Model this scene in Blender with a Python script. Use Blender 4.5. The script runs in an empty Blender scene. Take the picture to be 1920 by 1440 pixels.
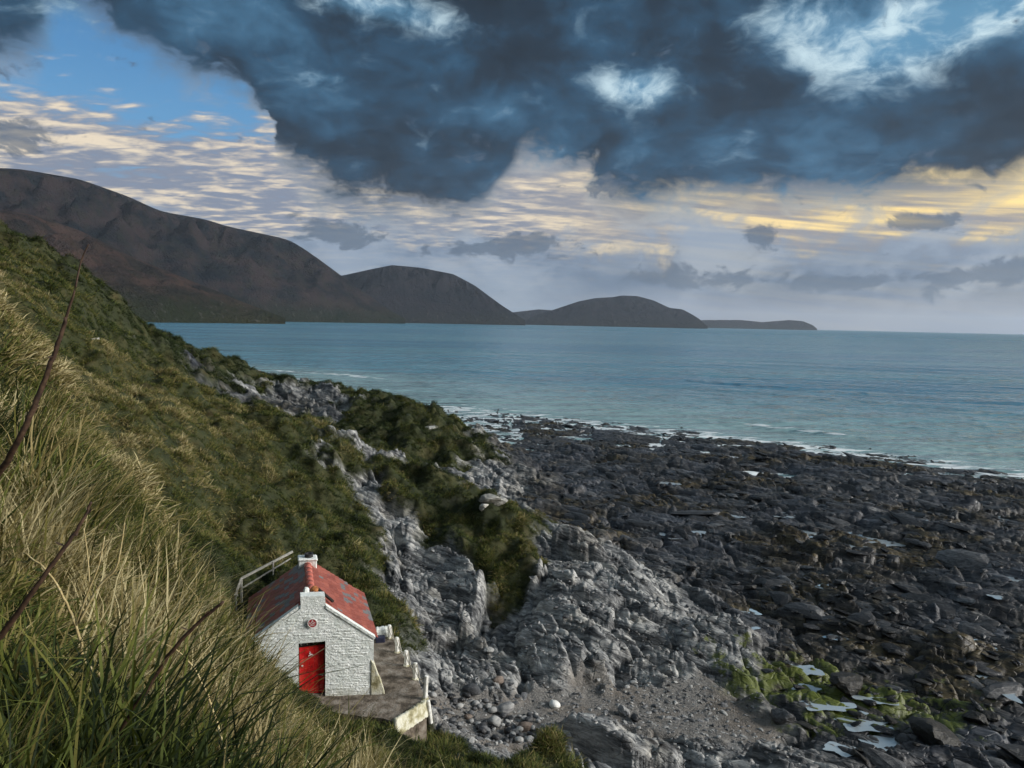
import bpy, bmesh, math, random
import numpy as np
from mathutils import Vector, Matrix

S = bpy.context.scene
COL = S.collection
R = math.radians
rng = np.random.default_rng(7)
random.seed(7)

# ------------------------------------------------------------------ camera
W0, H0, FPX = 1920.0, 1440.0, 1442.0
CAMZ = 17.0
PITCH = math.atan(116.0 / FPX)
ROLL = R(1.26)
_f = np.array([0, math.cos(PITCH), -math.sin(PITCH)])
_r0 = np.array([1.0, 0, 0]); _u0 = np.array([0, math.sin(PITCH), math.cos(PITCH)])
_r = _r0 * math.cos(ROLL) + _u0 * math.sin(ROLL)
_u = _u0 * math.cos(ROLL) - _r0 * math.sin(ROLL)
cam = bpy.data.cameras.new('camera'); cam_o = bpy.data.objects.new('camera', cam); COL.objects.link(cam_o)
cam_o.matrix_world = Matrix(((_r[0], _u[0], -_f[0], 0), (_r[1], _u[1], -_f[1], 0), (_r[2], _u[2], -_f[2], CAMZ), (0, 0, 0, 1)))
cam.sensor_width = 36.0; cam.lens = 36.0 * FPX / W0; cam.clip_start = 0.05; cam.clip_end = 120000
S.camera = cam_o

def ray(px, py):
    d = _f + _r * ((px - W0 / 2) / FPX) - _u * ((py - H0 / 2) / FPX)
    return d
def P(px, py, Y):                      # world point seen in the photograph at distance Y ahead
    d = ray(px, py); d = d * (Y / d[1]); return (d[0], d[1], CAMZ + d[2])
def Pz(px, py, z):                     # world point seen in the photograph at height z
    d = ray(px, py); d = d * ((z - CAMZ) / d[2]); return (d[0], d[1], z)
def azel(px, py):
    d = ray(px, py); return math.degrees(math.atan2(d[0], d[1])), math.degrees(math.atan2(d[2], math.hypot(d[0], d[1])))

# ------------------------------------------------------------------ view settings
S.view_settings.view_transform = 'Standard'; S.view_settings.look = 'None'
S.view_settings.gamma = 1.0; S.view_settings.use_curve_mapping = False
EXPOSURE = 1.9
S.view_settings.exposure = EXPOSURE
S.cycles.max_bounces = 6; S.cycles.diffuse_bounces = 2; S.cycles.glossy_bounces = 2
S.cycles.transmission_bounces = 2; S.cycles.volume_bounces = 0; S.cycles.transparent_max_bounces = 4
S.cycles.use_denoising = True
S.cycles.use_adaptive_sampling = True; S.cycles.adaptive_threshold = 0.03
S.cycles.caustics_reflective = False; S.cycles.caustics_refractive = False

SUN_AZ, SUN_EL = 102.0, 22.0           # degrees, azimuth clockwise from straight ahead
sun = bpy.data.lights.new('sun', 'SUN'); sun.energy = 1.5; sun.angle = R(24); sun.color = (1.0, 0.97, 0.92)
sun_o = bpy.data.objects.new('sun', sun); COL.objects.link(sun_o)
_sd = Vector((math.sin(R(SUN_AZ)) * math.cos(R(SUN_EL)), math.cos(R(SUN_AZ)) * math.cos(R(SUN_EL)), math.sin(R(SUN_EL))))
sun_o.rotation_euler = _sd.to_track_quat('Z', 'Y').to_euler()

# ------------------------------------------------------------------ node helpers
class NT:
    def __init__(s, tree):
        s.t = tree; s.n = tree.nodes; s.l = tree.links
    def new(s, typ, **kw):
        n = s.n.new(typ)
        for k, v in kw.items(): setattr(n, k, v)
        return n
    def put(s, sock, v):
        if v is None: return
        if isinstance(v, bpy.types.NodeSocket): s.l.new(v, sock)
        elif isinstance(v, (tuple, list)):
            if len(sock.default_value) == 4 and len(v) == 3: v = (*v, 1.0)
            sock.default_value = v
        else: sock.default_value = v
    def m(s, op, a, b=None, c=None, clamp=False):
        n = s.new('ShaderNodeMath', operation=op); n.use_clamp = clamp
        for i, v in enumerate((a, b, c)):
            if v is not None: s.put(n.inputs[i], v)
        return n.outputs[0]
    def add(s, a, b): return s.m('ADD', a, b)
    def sub(s, a, b): return s.m('SUBTRACT', a, b)
    def mul(s, a, b): return s.m('MULTIPLY', a, b)
    def step(s, v, lo, hi, olo=0.0, ohi=1.0):
        n = s.new('ShaderNodeMapRange', interpolation_type='SMOOTHSTEP')
        s.put(n.inputs[0], v); s.put(n.inputs[1], lo); s.put(n.inputs[2], hi); n.inputs[3].default_value = olo; n.inputs[4].default_value = ohi
        return n.outputs[0]
    def lin(s, v, lo, hi, olo=0.0, ohi=1.0):
        n = s.new('ShaderNodeMapRange'); s.put(n.inputs[0], v)
        n.inputs[1].default_value = lo; n.inputs[2].default_value = hi; n.inputs[3].default_value = olo; n.inputs[4].default_value = ohi
        return n.outputs[0]
    def mix(s, f, a, b):
        n = s.new('ShaderNodeMix', data_type='RGBA'); s.put(n.inputs[0], f); s.put(n.inputs[6], a); s.put(n.inputs[7], b); return n.outputs[2]
    def noise(s, vec, scale, detail=4.0, rough=0.55, dist=0.0, out=0):
        n = s.new('ShaderNodeTexNoise'); s.put(n.inputs['Vector'], vec); n.inputs['Scale'].default_value = scale
        n.inputs['Detail'].default_value = detail; n.inputs['Roughness'].default_value = rough; n.inputs['Distortion'].default_value = dist
        return n.outputs[out]
    def vor(s, vec, scale, feature='F1', out='Distance', rand=1.0):
        n = s.new('ShaderNodeTexVoronoi', feature=feature); s.put(n.inputs['Vector'], vec); n.inputs['Scale'].default_value = scale
        n.inputs['Randomness'].default_value = rand
        return n.outputs[out]
    def comb(s, x, y, z=0.0):
        n = s.new('ShaderNodeCombineXYZ'); s.put(n.inputs[0], x); s.put(n.inputs[1], y); s.put(n.inputs[2], z); return n.outputs[0]
    def mapping(s, vec, rot=(0, 0, 0), scale=(1, 1, 1), loc=(0, 0, 0)):
        n = s.new('ShaderNodeMapping'); s.put(n.inputs[0], vec); n.inputs[1].default_value = loc; n.inputs[2].default_value = rot; n.inputs[3].default_value = scale
        return n.outputs[0]
    def attr(s, name, typ='GEOMETRY', out='Fac'):
        n = s.new('ShaderNodeAttribute', attribute_type=typ, attribute_name=name); return n.outputs[out]
    def vadd(s, a, b):
        n = s.new('ShaderNodeVectorMath', operation='ADD'); s.put(n.inputs[0], a); s.put(n.inputs[1], b); return n.outputs[0]
    def vscale(s, a, k):
        n = s.new('ShaderNodeVectorMath', operation='SCALE'); s.put(n.inputs[0], a); s.put(n.inputs[3], k); return n.outputs[0]
    def ramp(s, f, stops):
        n = s.new('ShaderNodeValToRGB'); s.put(n.inputs[0], f); e = n.color_ramp.elements
        e[0].position = stops[0][0]; e[0].color = (*stops[0][1], 1)
        e[1].position = stops[-1][0]; e[1].color = (*stops[-1][1], 1)
        for p, c in stops[1:-1]:
            x = e.new(p); x.color = (*c, 1)
        return n.outputs[0]
    def bump(s, h, dist, strength=1.0, normal=None):
        n = s.new('ShaderNodeBump'); s.put(n.inputs['Height'], h); n.inputs['Distance'].default_value = dist
        n.inputs['Strength'].default_value = strength; s.put(n.inputs['Normal'], normal); return n.outputs[0]

def material(name):
    m = bpy.data.materials.new(name); m.use_nodes = True; m.node_tree.nodes.clear()
    t = NT(m.node_tree); out = t.new('ShaderNodeOutputMaterial'); b = t.new('ShaderNodeBsdfPrincipled')
    t.l.new(b.outputs[0], out.inputs[0]); t.b = b; t.out = out
    return m, t

# ------------------------------------------------------------------ sky
world = bpy.data.worlds.new('World'); S.world = world; world.use_nodes = True
def build_sky():
    world.node_tree.nodes.clear(); t = NT(world.node_tree)
    out = t.new('ShaderNodeOutputWorld'); bg = t.new('ShaderNodeBackground'); t.l.new(bg.outputs[0], out.inputs[0])
    K = 0.1
    bg.inputs[1].default_value = K
    sky = t.new('ShaderNodeTexSky', sky_type='NISHITA'); sky.sun_disc = False
    sky.sun_elevation = R(SUN_EL); sky.sun_rotation = R(SUN_AZ); sky.air_density = 1.3; sky.dust_density = 0.6; sky.ozone_density = 2.5
    E = 1.0 / (K * 2 ** EXPOSURE)      # a colour as it shows in the picture -> sky radiance
    def c(r, g, b): return (r * E, g * E, b * E)
    tc = t.new('ShaderNodeTexCoord').outputs['Generated']
    sp = t.new('ShaderNodeSeparateXYZ'); t.l.new(tc, sp.inputs[0]); x, y, z = sp.outputs
    az = t.mul(t.m('ARCTAN2', x, y), 57.29578)
    el = t.mul(t.m('ARCSINE', z), 57.29578)
    zz = t.add(t.m('MAXIMUM', z, 0.0), 0.10)
    p = t.comb(t.m('DIVIDE', x, zz), t.m('DIVIDE', y, zz), 0.0)
    dirv = t.comb(t.mul(az, 0.1), t.mul(el, 0.16), 0.3)          # for puffs seen side on
    wob = t.vscale(t.vadd(t.noise(dirv, 1.6, 3, .55, out=1), (-.5, -.5, -.5)), .55); dirw = t.vadd(dirv, wob)
    big = t.noise(p, 1.15, 4, 0.55, 0.3)
    fine = t.noise(dirw, 2.6, 8, 0.62, 0.0)
    mid = t.noise(t.vadd(dirv, (7.3, 2.1, 0)), 1.0, 4, 0.5, 0.3)
    # --- blue sky
    base = t.mix(1.0, sky.outputs[0], sky.outputs[0])
    bluec = t.mix(t.step(el, 6, 24), c(0.12, 0.34, 0.60), c(0.018, 0.15, 0.40))
    blue = t.mix(0.94, base, bluec)
    # --- high rippled layer
    toright = t.step(az, -8, 16)
    rip = t.noise(t.mapping(p, rot=(0, 0, R(-12)), scale=(1.0, 1.7, 1)), 6.5, 4, 0.55, 0.3)
    rip2 = t.noise(t.mapping(p, rot=(0, 0, R(-12)), scale=(0.7, 1.3, 1), loc=(3, 1, 0)), 1.5, 3, 0.5, 0.3)
    sv = t.add(el, t.mul(az, 0.10))
    st1 = t.noise(t.comb(t.mul(az, .07), t.mul(sv, 1.25), 0.0), 1.0, 5, .6, .25)
    st2 = t.noise(t.comb(t.mul(az, .035), t.mul(sv, .30), 4.0), 1.0, 3, .5, .3)
    ripv = t.m('ADD', t.mul(t.add(t.mul(rip, 0.65), t.mul(rip2, 0.55)), t.sub(1.0, toright)), t.mul(t.add(t.mul(st1, .65), t.mul(st2, .55)), toright))
    yel = t.step(az, -4, 26)
    cream = t.mix(yel, c(0.92, 0.78, 0.58), c(1.25, 0.92, 0.34))
    lilac = t.mix(toright, c(0.25, 0.28, 0.36), c(0.36, 0.33, 0.32))
    hi_col = t.mix(t.step(ripv, t.mix(yel, (.54,)*3, (.53,)*3), t.mix(yel, (.74,)*3, (.70,)*3)), lilac, cream)
    hi_top = t.add(t.add(13.2, t.mul(toright, 5.0)), t.mul(t.sub(rip2, 0.5), 6.0))
    hi_mask = t.mul(t.step(t.sub(t.add(el, t.mul(t.sub(0.60, ripv), 16.0)), hi_top), 2.0, -2.0), 0.95)
    col = t.mix(hi_mask, blue, hi_col)
    # --- grey bank by the horizon with puffs
    gz = t.add(el, t.mul(t.sub(fine, 0.5), -9.0)); gz = t.add(gz, t.mul(t.sub(mid, 0.5), -9.0))
    bank = t.step(gz, 7.4, 4.8)
    bankc = t.mix(t.step(t.add(t.mul(mid, .6), t.mul(fine, .5)), 0.42, 0.66), c(0.095, 0.165, 0.27), c(0.31, 0.39, 0.50))
    bankc = t.mix(t.mul(t.step(el, 3.5, -0.5), .8), bankc, t.mix(toright, c(0.30, 0.38, 0.47), c(0.27, 0.265, 0.33)))
    col = t.mix(t.mul(bank, 0.88), col, bankc)
    # --- dark broken cloud above
    pts = [(-300, 60), (-40, 110), (60, 100), (110, 30), (150, 40), (210, 90), (350, 150), (470, 225), (485, 300), (560, 345), (680, 400), (830, 412),
           (880, 400), (925, 372), (965, 322), (1010, 296), (1060, 300), (1100, 335), (1135, 372), (1220, 392), (1330, 372), (1500, 372), (1700, 362), (1850, 352), (1960, 320), (2300, 300)]
    cv = t.new('ShaderNodeFloatCurve'); mp = cv.mapping; cu = mp.curves[0]
    ps = [(0.0, 0.55)] + [((a + 60) / 120, e / 40) for a, e in (azel(*q) for q in pts)] + [(1.0, 0.5)]
    while len(cu.points) < len(ps): cu.points.new(0.5, 0.5)
    for q, (a, e) in zip(cu.points, ps): q.location = (a, e); q.handle_type = 'AUTO_CLAMPED'
    mp.update()
    azw = t.add(az, t.add(t.mul(t.sub(mid, .5), 9.0), t.mul(t.sub(fine, .5), 3.0)))
    t.put(cv.inputs['Value'], t.lin(azw, -60, 60))
    bound = t.mul(cv.outputs[0], 40.0)
    d = t.sub(el, bound); d = t.add(d, t.mul(t.sub(fine, 0.5), 6.5)); d = t.add(d, t.mul(t.sub(mid, 0.5), 3.0))
    dark = t.step(d, -1.5, 1.7)
    gap = None
    for (px, py, sx, sy, a) in [(1195, 165, 3.2, 1.3, .92), (1640, 85, 4.8, 2.1, 1.05), (1760, 40, 3, 2, .75), (690, 5, 4.0, 1.1, .85), (1480, 40, 4, 1.5, 0.55),
                                (600, 148, 2.2, 0.6, 0.5), (1890, 5, 3, 1.6, .9), (130, 62, 1.6, 2.2, 1.1), (800, 40, 3, 1.0, 0.5), (360, 20, 4, 2, -0.2)]:
        a0, e0 = azel(px, py)
        u = t.mul(t.sub(az, a0), 1.0 / sx); v = t.mul(t.sub(el, e0), 1.0 / sy)
        g = t.mul(t.m('EXPONENT', t.mul(t.add(t.mul(u, u), t.mul(v, v)), -1.0)), a)
        gap = g if gap is None else t.add(gap, g)
    hole = t.step(t.add(gap, t.mul(t.sub(fine, 0.5), 1.7)), 0.12, 1.15)
    over = t.mul(t.step(el, 26, 40), t.step(big, 0.56, 0.68))     # broken cover overhead
    hole = t.m('MAXIMUM', hole, over)
    tone = t.add(t.mul(mid, 0.8), t.mul(fine, 0.55)); tone = t.add(tone, t.mul(t.sub(big, 0.5), 0.6)); tone = t.add(tone, t.mul(gap, .16))
    dc = t.ramp(t.lin(tone, 0.42, 0.98), [(0.0, c(0.012, 0.022, 0.036)), (0.28, c(0.017, 0.036, 0.062)), (0.52, c(0.026, 0.076, 0.140)), (0.76, c(0.055, 0.150, 0.26)), (1.0, c(0.20, 0.33, 0.46))])
    edge = t.step(d, 1.6, 0.0)
    dc = t.mix(t.mul(edge, 0.55), dc, c(0.20, 0.25, 0.31))
    holec = t.mix(t.step(fine, 0.40, 0.66), c(0.12, 0.30, 0.48), c(0.62, 0.80, 0.88))
    dc = t.mix(hole, dc, t.mix(t.step(el, 24, 40), holec, blue))
    thin = t.mul(t.step(el, 21.8, 26), t.step(big, .34, .60, .20, .85))       # lighter thin cloud overhead
    dc = t.mix(thin, dc, c(0.38, 0.48, 0.56))
    col = t.mix(dark, col, dc)
    rim = t.mul(t.mul(dark, t.sub(1.0, dark)), t.mul(4.0, t.step(fine, .40, .62)))
    col = t.mix(t.mul(t.mul(rim, t.step(el, 17, 12)), .32), col, t.mix(yel, c(.62, .62, .62), c(.95, .80, .52)))
    # --- a few small dark puffs under it
    pf = None
    for (px, py, sx, sy) in [(1425, 436, 1.7, 0.6), (1735, 418, 2.7, 0.7), (0, 250, 2.6, 1.2), (1890, 508, 4.5, 1.0), (1150, 345, 2.2, 0.9), (1000, 455, 3.5, 1.0), (640, 440, 3.0, 1.0), (1300, 520, 5.0, 1.0), (1560, 530, 4.5, .8), (860, 470, 3, .8)]:
        a0, e0 = azel(px, py)
        u = t.mul(t.sub(az, a0), 1.0 / sx); v = t.mul(t.sub(el, e0), 1.0 / sy)
        g = t.m('EXPONENT', t.mul(t.add(t.mul(u, u), t.mul(v, v)), -1.0))
        pf = g if pf is None else t.add(pf, g)
    pm = t.step(t.add(pf, t.mul(t.sub(t.noise(dirw, 4.2, 7, 0.64), 0.5), 3.4)), 0.40, 0.80)
    col = t.mix(t.mul(pm, 0.75), col, c(0.085, 0.125, 0.185))
    # below the horizon: dull
    col = t.mix(t.step(el, -0.5, -3), col, c(0.06, 0.09, 0.11))
    t.l.new(col, bg.inputs[0])
build_sky()
world.cycles.sampling_method = 'MANUAL'; world.cycles.sample_map_resolution = 512

# ------------------------------------------------------------------ numpy noise
_perm = np.random.default_rng(3).permutation(512)
_perm = np.concatenate([_perm, _perm])
_ga = np.random.default_rng(4).uniform(0, 2 * np.pi, 512); _gx, _gy = np.cos(_ga), np.sin(_ga)
def perlin(x, y, seed=0):
    xi = np.floor(x).astype(np.int64); yi = np.floor(y).astype(np.int64); xf = x - xi; yf = y - yi
    u = xf * xf * xf * (xf * (xf * 6 - 15) + 10); v = yf * yf * yf * (yf * (yf * 6 - 15) + 10)
    def g(i, j):
        h = _perm[(_perm[(xi + i + seed * 37) & 511] + yi + j) & 511]
        return _gx[h] * (xf - i) + _gy[h] * (yf - j)
    a = g(0, 0) + u * (g(1, 0) - g(0, 0)); b = g(0, 1) + u * (g(1, 1) - g(0, 1))
    return (a + v * (b - a)) * 1.5
def fbm(x, y, oct=4, seed=0, gain=0.5):
    s = 0; a = 1.0; f = 1.0; n = 0
    for o in range(oct):
        s = s + a * perlin(x * f + o * 13.7, y * f - o * 7.1, seed + o); n += a; a *= gain; f *= 2.03
    return s / n
def facets(x, y, size, stretch, ang, seed, tilt, step, dip=(0.0, 0.0)):
    """height field of tilted flat slabs: one plane for each voronoi cell, stretched along the strike"""
    ca, sa = math.cos(ang), math.sin(ang)
    u = (x * ca + y * sa) / (size * stretch); v = (-x * sa + y * ca) / size
    ui = np.floor(u).astype(np.int64); vi = np.floor(v).astype(np.int64)
    best = np.full(u.shape, 1e9); sec = np.full(u.shape, 1e9); hb = np.zeros(u.shape)
    r = np.random.default_rng(seed); T = r.random((512, 5))
    for i in (-1, 0, 1):
        for j in (-1, 0, 1):
            h = _perm[(_perm[(ui + i + seed * 11) & 511] + vi + j) & 511]
            du = u - (ui + i + T[h, 0]); dv = v - (vi + j + T[h, 1]); d = du * du + dv * dv
            hh = (T[h, 2] - 0.5) * step + ((T[h, 3] - 0.5) * tilt + dip[0]) * du + ((T[h, 4] - 0.5) * tilt + dip[1]) * dv
            m = d < best
            sec = np.where(m, best, np.minimum(sec, d)); best = np.where(m, d, best); hb = np.where(m, hh, hb)
    return hb * size, np.sqrt(sec) - np.sqrt(best)
def sstep(a, b, x):
    t = np.clip((x - a) / (b - a), 0, 1); return t * t * (3 - 2 * t)

# ------------------------------------------------------------------ mesh helpers
def tag(o, label=None, cat=None, group=None, kind=None):
    if label: o['label'] = label
    if cat: o['category'] = cat
    if group: o['group'] = group
    if kind: o['kind'] = kind
    return o
def mesh_np(name, verts, faces, mat, smooth=False, parent=None, attrs=None):
    me = bpy.data.meshes.new(name)
    verts = np.asarray(verts, dtype=np.float32)
    if isinstance(faces, np.ndarray):
        n, k = faces.shape
        me.vertices.add(len(verts)); me.vertices.foreach_set('co', verts.ravel())
        me.loops.add(n * k); me.loops.foreach_set('vertex_index', faces.astype(np.int32).ravel())
        me.polygons.add(n); me.polygons.foreach_set('loop_start', np.arange(0, n * k, k, dtype=np.int32))
        me.update(calc_edges=True)
    else:
        me.from_pydata([tuple(map(float, v)) for v in verts], [], faces)
    if attrs:
        for k, v in attrs.items():
            a = me.attributes.new(k, 'FLOAT', 'POINT'); a.data.foreach_set('value', np.asarray(v, dtype=np.float32).ravel())
    if smooth: me.polygons.foreach_set('use_smooth', np.ones(len(me.polygons), dtype=bool))
    if mat: me.materials.append(mat)
    o = bpy.data.objects.new(name, me); COL.objects.link(o)
    if parent: o.parent = parent
    return o
def grid_faces(nu, nv):
    i = np.arange((nu - 1) * (nv - 1)); a = (i // (nv - 1)) * nv + i % (nv - 1)
    return np.stack([a, a + nv, a + nv + 1, a + 1], 1)
def bm_obj(name, bm, mat, parent=None, smooth=False, bevel=0.0):
    me = bpy.data.meshes.new(name)
    if bevel:
        bmesh.ops.bevel(bm, geom=list(bm.edges), offset=bevel, segments=1, affect='EDGES', clamp_overlap=True)
    bmesh.ops.recalc_face_normals(bm, faces=bm.faces)
    bm.to_mesh(me); bm.free()
    if smooth:
        for p_ in me.polygons: p_.use_smooth = True
    me.materials.append(mat)
    o = bpy.data.objects.new(name, me); COL.objects.link(o)
    if parent: o.parent = parent
    return o
def empty(name, loc, rz=0.0):
    o = bpy.data.objects.new(name, None); COL.objects.link(o); o.location = loc; o.rotation_euler = (0, 0, rz); return o

# ------------------------------------------------------------------ land: base heights from control points
# (point, grass, dark, gravel)
CP = []
def w(x, y, z, g=1.0, d=0.0, s=0.0): CP.append((x, y, z, g, d, s))
def pp(px, py, Y, g=1.0, d=0.0, s=0.0): CP.append((*P(px, py, Y), g, d, s))
def pl(px, py, Y, dz): q = P(px, py, Y); CP.append((q[0], q[1], q[2] - dz, 1, 0, 0))
def pz(px, py, z, g=0.0, d=1.0, s=0.0): CP.append((*Pz(px, py, z), g, d, s))
# hillside the camera stands on
for a in [(0, 0, 15.3), (-3, 0, 16.5), (-8, 0, 19.5), (-20, 0, 27), (4, 0, 13), (10, 0, 9), (20, 0, 5), (35, 0, 3), (0, -6, 17), (-15, -8, 27), (15, -8, 9), (35, -8, 4), (-35, -8, 38)]: w(*a)
for a in [(200, 1440, 3.0), (0, 1440, 2.6), (0, 1100, 4.2), (0, 800, 7.0), (150, 1000, 5.5), (0, 530, 14), (100, 640, 14), (170, 780, 11), (260, 820, 10), ]: pp(*a)
for a in [(330, 930, 8, .35), (365, 1080, 7.5, .5), (395, 1160, 8.5, .6), (430, 1265, 11, .9), (520, 1350, 16, 1.0), (640, 1352, 18, .42), (740, 1378, 19.5, .40), (800, 1400, 20, .4), (900, 1420, 19.5, .3), (1060, 1432, 19, .3)]: pl(*a)
for a in [(-1.5, 6, 12.9), (0, 6, 11.8), (2, 8, 10), (-2, 10, 10.2), (-2.5, 14, 8.1), (0, 14, 7.8), (4, 14, 5.5), (8, 14, 3.8), (-6, 16, 7.9), (-9, 16, 10.5), (-10, 21, 8.3), (-7.5, 21, 6.2), (-4, 21, 5.0), (14, 14, 2.6), (-8, 10, 15.2), (-12, 14, 16.0)]: w(*a)
w(3.2, 20.5, 4.2, .3); w(6, 22, 2.6, 0); w(1.0, 22.5, 3.6, .5)
for a in [(1150, 1400, 2.7, 0, 0), (1250, 1420, 2.4, 0, 0), (1400, 1440, 2.1, 0, .1), (1600, 1440, 1.2, 0, .7), (1850, 1440, 1.0, 0, .8)]: pz(*a)
w(25, 14, 1.6, 0, .6); w(40, 14, 1.4, 0, 1)
# hut bank and the slope behind it
for a in [(-6.4, 24.5, 4.9), (-4, 25, 4.8), (-9.5, 25, 7.4), (-8, 30.5, 6.6), (-5.5, 30, 4.9)]: w(*a)
for a in [(430, 1080, 30.5), (440, 1000, 34), (500, 950, 40), (500, 1060, 33.5), (650, 1110, 33), (735, 1135, 34.0, .75), (400, 950, 35), (300, 850, 36), (350, 800, 42), (600, 900, 47), (665, 960, 44.5), (690, 1040, 39.5, .8), (560, 1000, 37.5), (330, 930, 33), (240, 800, 35)]: pp(*a)
# spur A crest, left hillside
for a in [(200, 740, 45), (310, 745, 50), (420, 757, 55), (520, 775, 57), (600, 797, 58, .8), (650, 830, 58, .1), (690, 838, 57, .1)]: pp(*a)
for a in [(0, 430, 70), (100, 470, 72), (200, 545, 74), (300, 622, 80), (320, 655, 82, .8, .7), (355, 668, 85, .42, .8), (385, 690, 86, .38, .8), (310, 690, 78, .8, .7), (345, 700, 80, .48, .8), (60, 560, 50), (150, 640, 52), (250, 690, 60), (330, 715, 70, .6), (120, 560, 62), (200, 620, 66)]: pp(*a)
for a in [(440, 688, 97, .9), (500, 716, 110, .45, .6), (560, 722, 106, .3, .6), (620, 712, 101, .9), (740, 735, 95, 1), (830, 780, 88, 1), (875, 835, 79, .8), (700, 790, 84, 1), (780, 830, 76, 1), (620, 770, 86, .1, .55), (560, 760, 92, .15, .55), (590, 735, 97, .1, .55), (480, 740, 92, .6), (850, 870, 71, .6)]: pp(*a)
for a in [(-14, 68, 5.2), (-25, 74, 6.4), (-19, 70, 4.8), (-6, 64, 3.0, .3), (-34, 66, 11.8)]: w(*a)
for a in [(-31, 124, 1.6, 0, .7), (-18, 109, 1.0, 0, .8), (-5, 101, 0.8, 0, 1), (-45, 130, 5, .6, .2), (-60, 110, 16), (-90, 150, 17), (-120, 100, 45), (-60, 40, 33), (-45, 20, 34), (-100, 30, 60), (-40, 48, 22.5), (-24, 30, 17.5), (-20, 20, 19), (-60, 80, 24), (-80, 190, 6), (-110, 215, 4), (-130, 200, 10), (-200, 200, 30)]: w(*a)
# spur B with its grass cap
for a in [(718, 852, 55, 1.1), (800, 895, 51, 1.1), (900, 945, 48, 1.1), (965, 1000, 45, .8), (985, 1070, 40.8, .7), (960, 1100, 39.6, .7), (860, 985, 47.5, 1.15), (925, 1045, 42.5, 1.2), (770, 915, 51.5, 1.1), (820, 950, 49.3, 1.1), (900, 1010, 45, 1.1)]: pp(*a)
# gully and grey rock rib
for a in [(703, 905, 50.5), (725, 985, 46), (760, 1060, 42), (850, 1070, 42.2), (800, 1130, 38.5), (790, 1190, 35), (880, 1180, 37), (960, 1165, 38.3), (880, 1120, 39.8)]: pp(a[0], a[1], a[2], 0, 0)
for a in [(1000, 1220, 2.6), (900, 1270, 2.3), (1100, 1200, 2.6), (1035, 1030, 3.9), (1030, 1080, 3.7), (1020, 1125, 3.3), (1100, 1040, 3.5), (1140, 1060, 3.2), (1230, 1110, 2.5), (1180, 1180, 2.3), (1280, 1180, 1.9), (1090, 1130, 3.1), (1380, 1245, 1.3)]: pz(*a, 0, .08)
for a in [(880, 895, 70), (925, 905, 66), (950, 950, 60), (900, 900, 62)]: pp(*a, .1, .15)
for a in [(1010, 960, 1.9), (1060, 985, 1.6), (1180, 1040, 1.3), (1300, 1100, 1.1)]: pz(*a, 0, .9)
# pebble beach
for a in [(830, 1345, 2.3, 0, .1, 1.2), (870, 1375, 2.2, 0, .1, 1.2), (960, 1390, 1.9, 0, .1, 1.1), (900, 1330, 1.9, 0, .1, 1.2), (940, 1345, 1.8, 0, .1, 1.2), (1000, 1320, 1.5, 0, .1, 1), (1100, 1300, 1.35, 0, .1, 1), (1200, 1330, 1.25, 0, .1, 1.2), (1330, 1330, 1.15, 0, .15, 1.2), (1420, 1385, 1.05, 0, .2, 1.1), (1080, 1350, 1.5, 0, .1, .9), (1260, 1290, 1.25, 0, .2, .9)]: pz(*a)
# foreshore
for a in [(1480, 1290, .95), (1560, 1340, .95), (1700, 1380, .9), (1850, 1380, .95), (1700, 1250, .95), (1900, 1250, .9), (1400, 1160, 1.0), (1500, 1200, .95), (1600, 1100, 1.0), (1750, 1150, .9), (1900, 1100, .95), (1700, 1000, .9), (1900, 980, .75), (1500, 960, 1.1), (1300, 1000, 1.3), (1400, 1050, 1.1), (1150, 930, 1.2), (1200, 880, .9), (1060, 840, .6),
          (1000, 800, .35), (1300, 850, .55), (1600, 880, .55), (1850, 930, .4), (950, 850, 1.0), (1000, 880, 1.1)]: pz(*a)
for a in [(835, 765), (1000, 785), (1150, 803), (1300, 818), (1500, 842), (1700, 868), (1920, 900)]:
    q = Pz(*a, 0); w(q[0], q[1], .08, 0, 1); w(q[0] + 8, q[1] + 12, -.7, 0, 1); w(q[0] + 30, q[1] + 45, -3.5, 0, 1); w(q[0] + 60, q[1] + 90, -6, 0, 1)
w(-40, 150, .1, 0, 1); w(-62, 213, 0, 0, 1); w(-30, 175, -1.5, 0, 1); w(-50, 235, -1.5, 0, 1); w(-20, 240, -4, 0, 1); w(-110, 270, -2, 0, 1); w(-180, 300, -2, 0, 1)
w(85, 75, .1, 0, 1); w(100, 50, .2, 0, 1); w(120, 80, -3, 0, 1); w(70, 40, .9, 0, 1); w(50, 30, 1.1, 0, 1); w(120, 20, .3, 0, 1); w(150, 120, -6, 0, 1)
CP = np.array(CP)
def rbf_fit(pts, vals, smooth):
    n = len(pts); d = np.linalg.norm(pts[:, None] - pts[None], axis=2)
    A = np.zeros((n + 3, n + 3)); A[:n, :n] = -d + np.eye(n) * smooth; A[:n, n] = 1; A[:n, n + 1:] = pts; A[n, :n] = 1; A[n + 1:, :n] = pts.T
    b = np.zeros((n + 3, vals.shape[1])); b[:n] = vals
    return np.linalg.solve(A, b)
_cpx = CP[:, :2] / 30.0
_cw = rbf_fit(_cpx, CP[:, 2:], 0.01)
def rbf_eval(x, y):
    q = np.stack([np.ravel(x), np.ravel(y)], 1) / 30.0; out = np.empty((len(q), 4))
    for i in range(0, len(q), 20000):
        s = q[i:i + 20000]; d = np.sqrt(((s[:, None] - _cpx[None]) ** 2).sum(2))
        out[i:i + 20000] = -d @ _cw[:-3] + _cw[-3] + s @ _cw[-2:]
    return out

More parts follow.
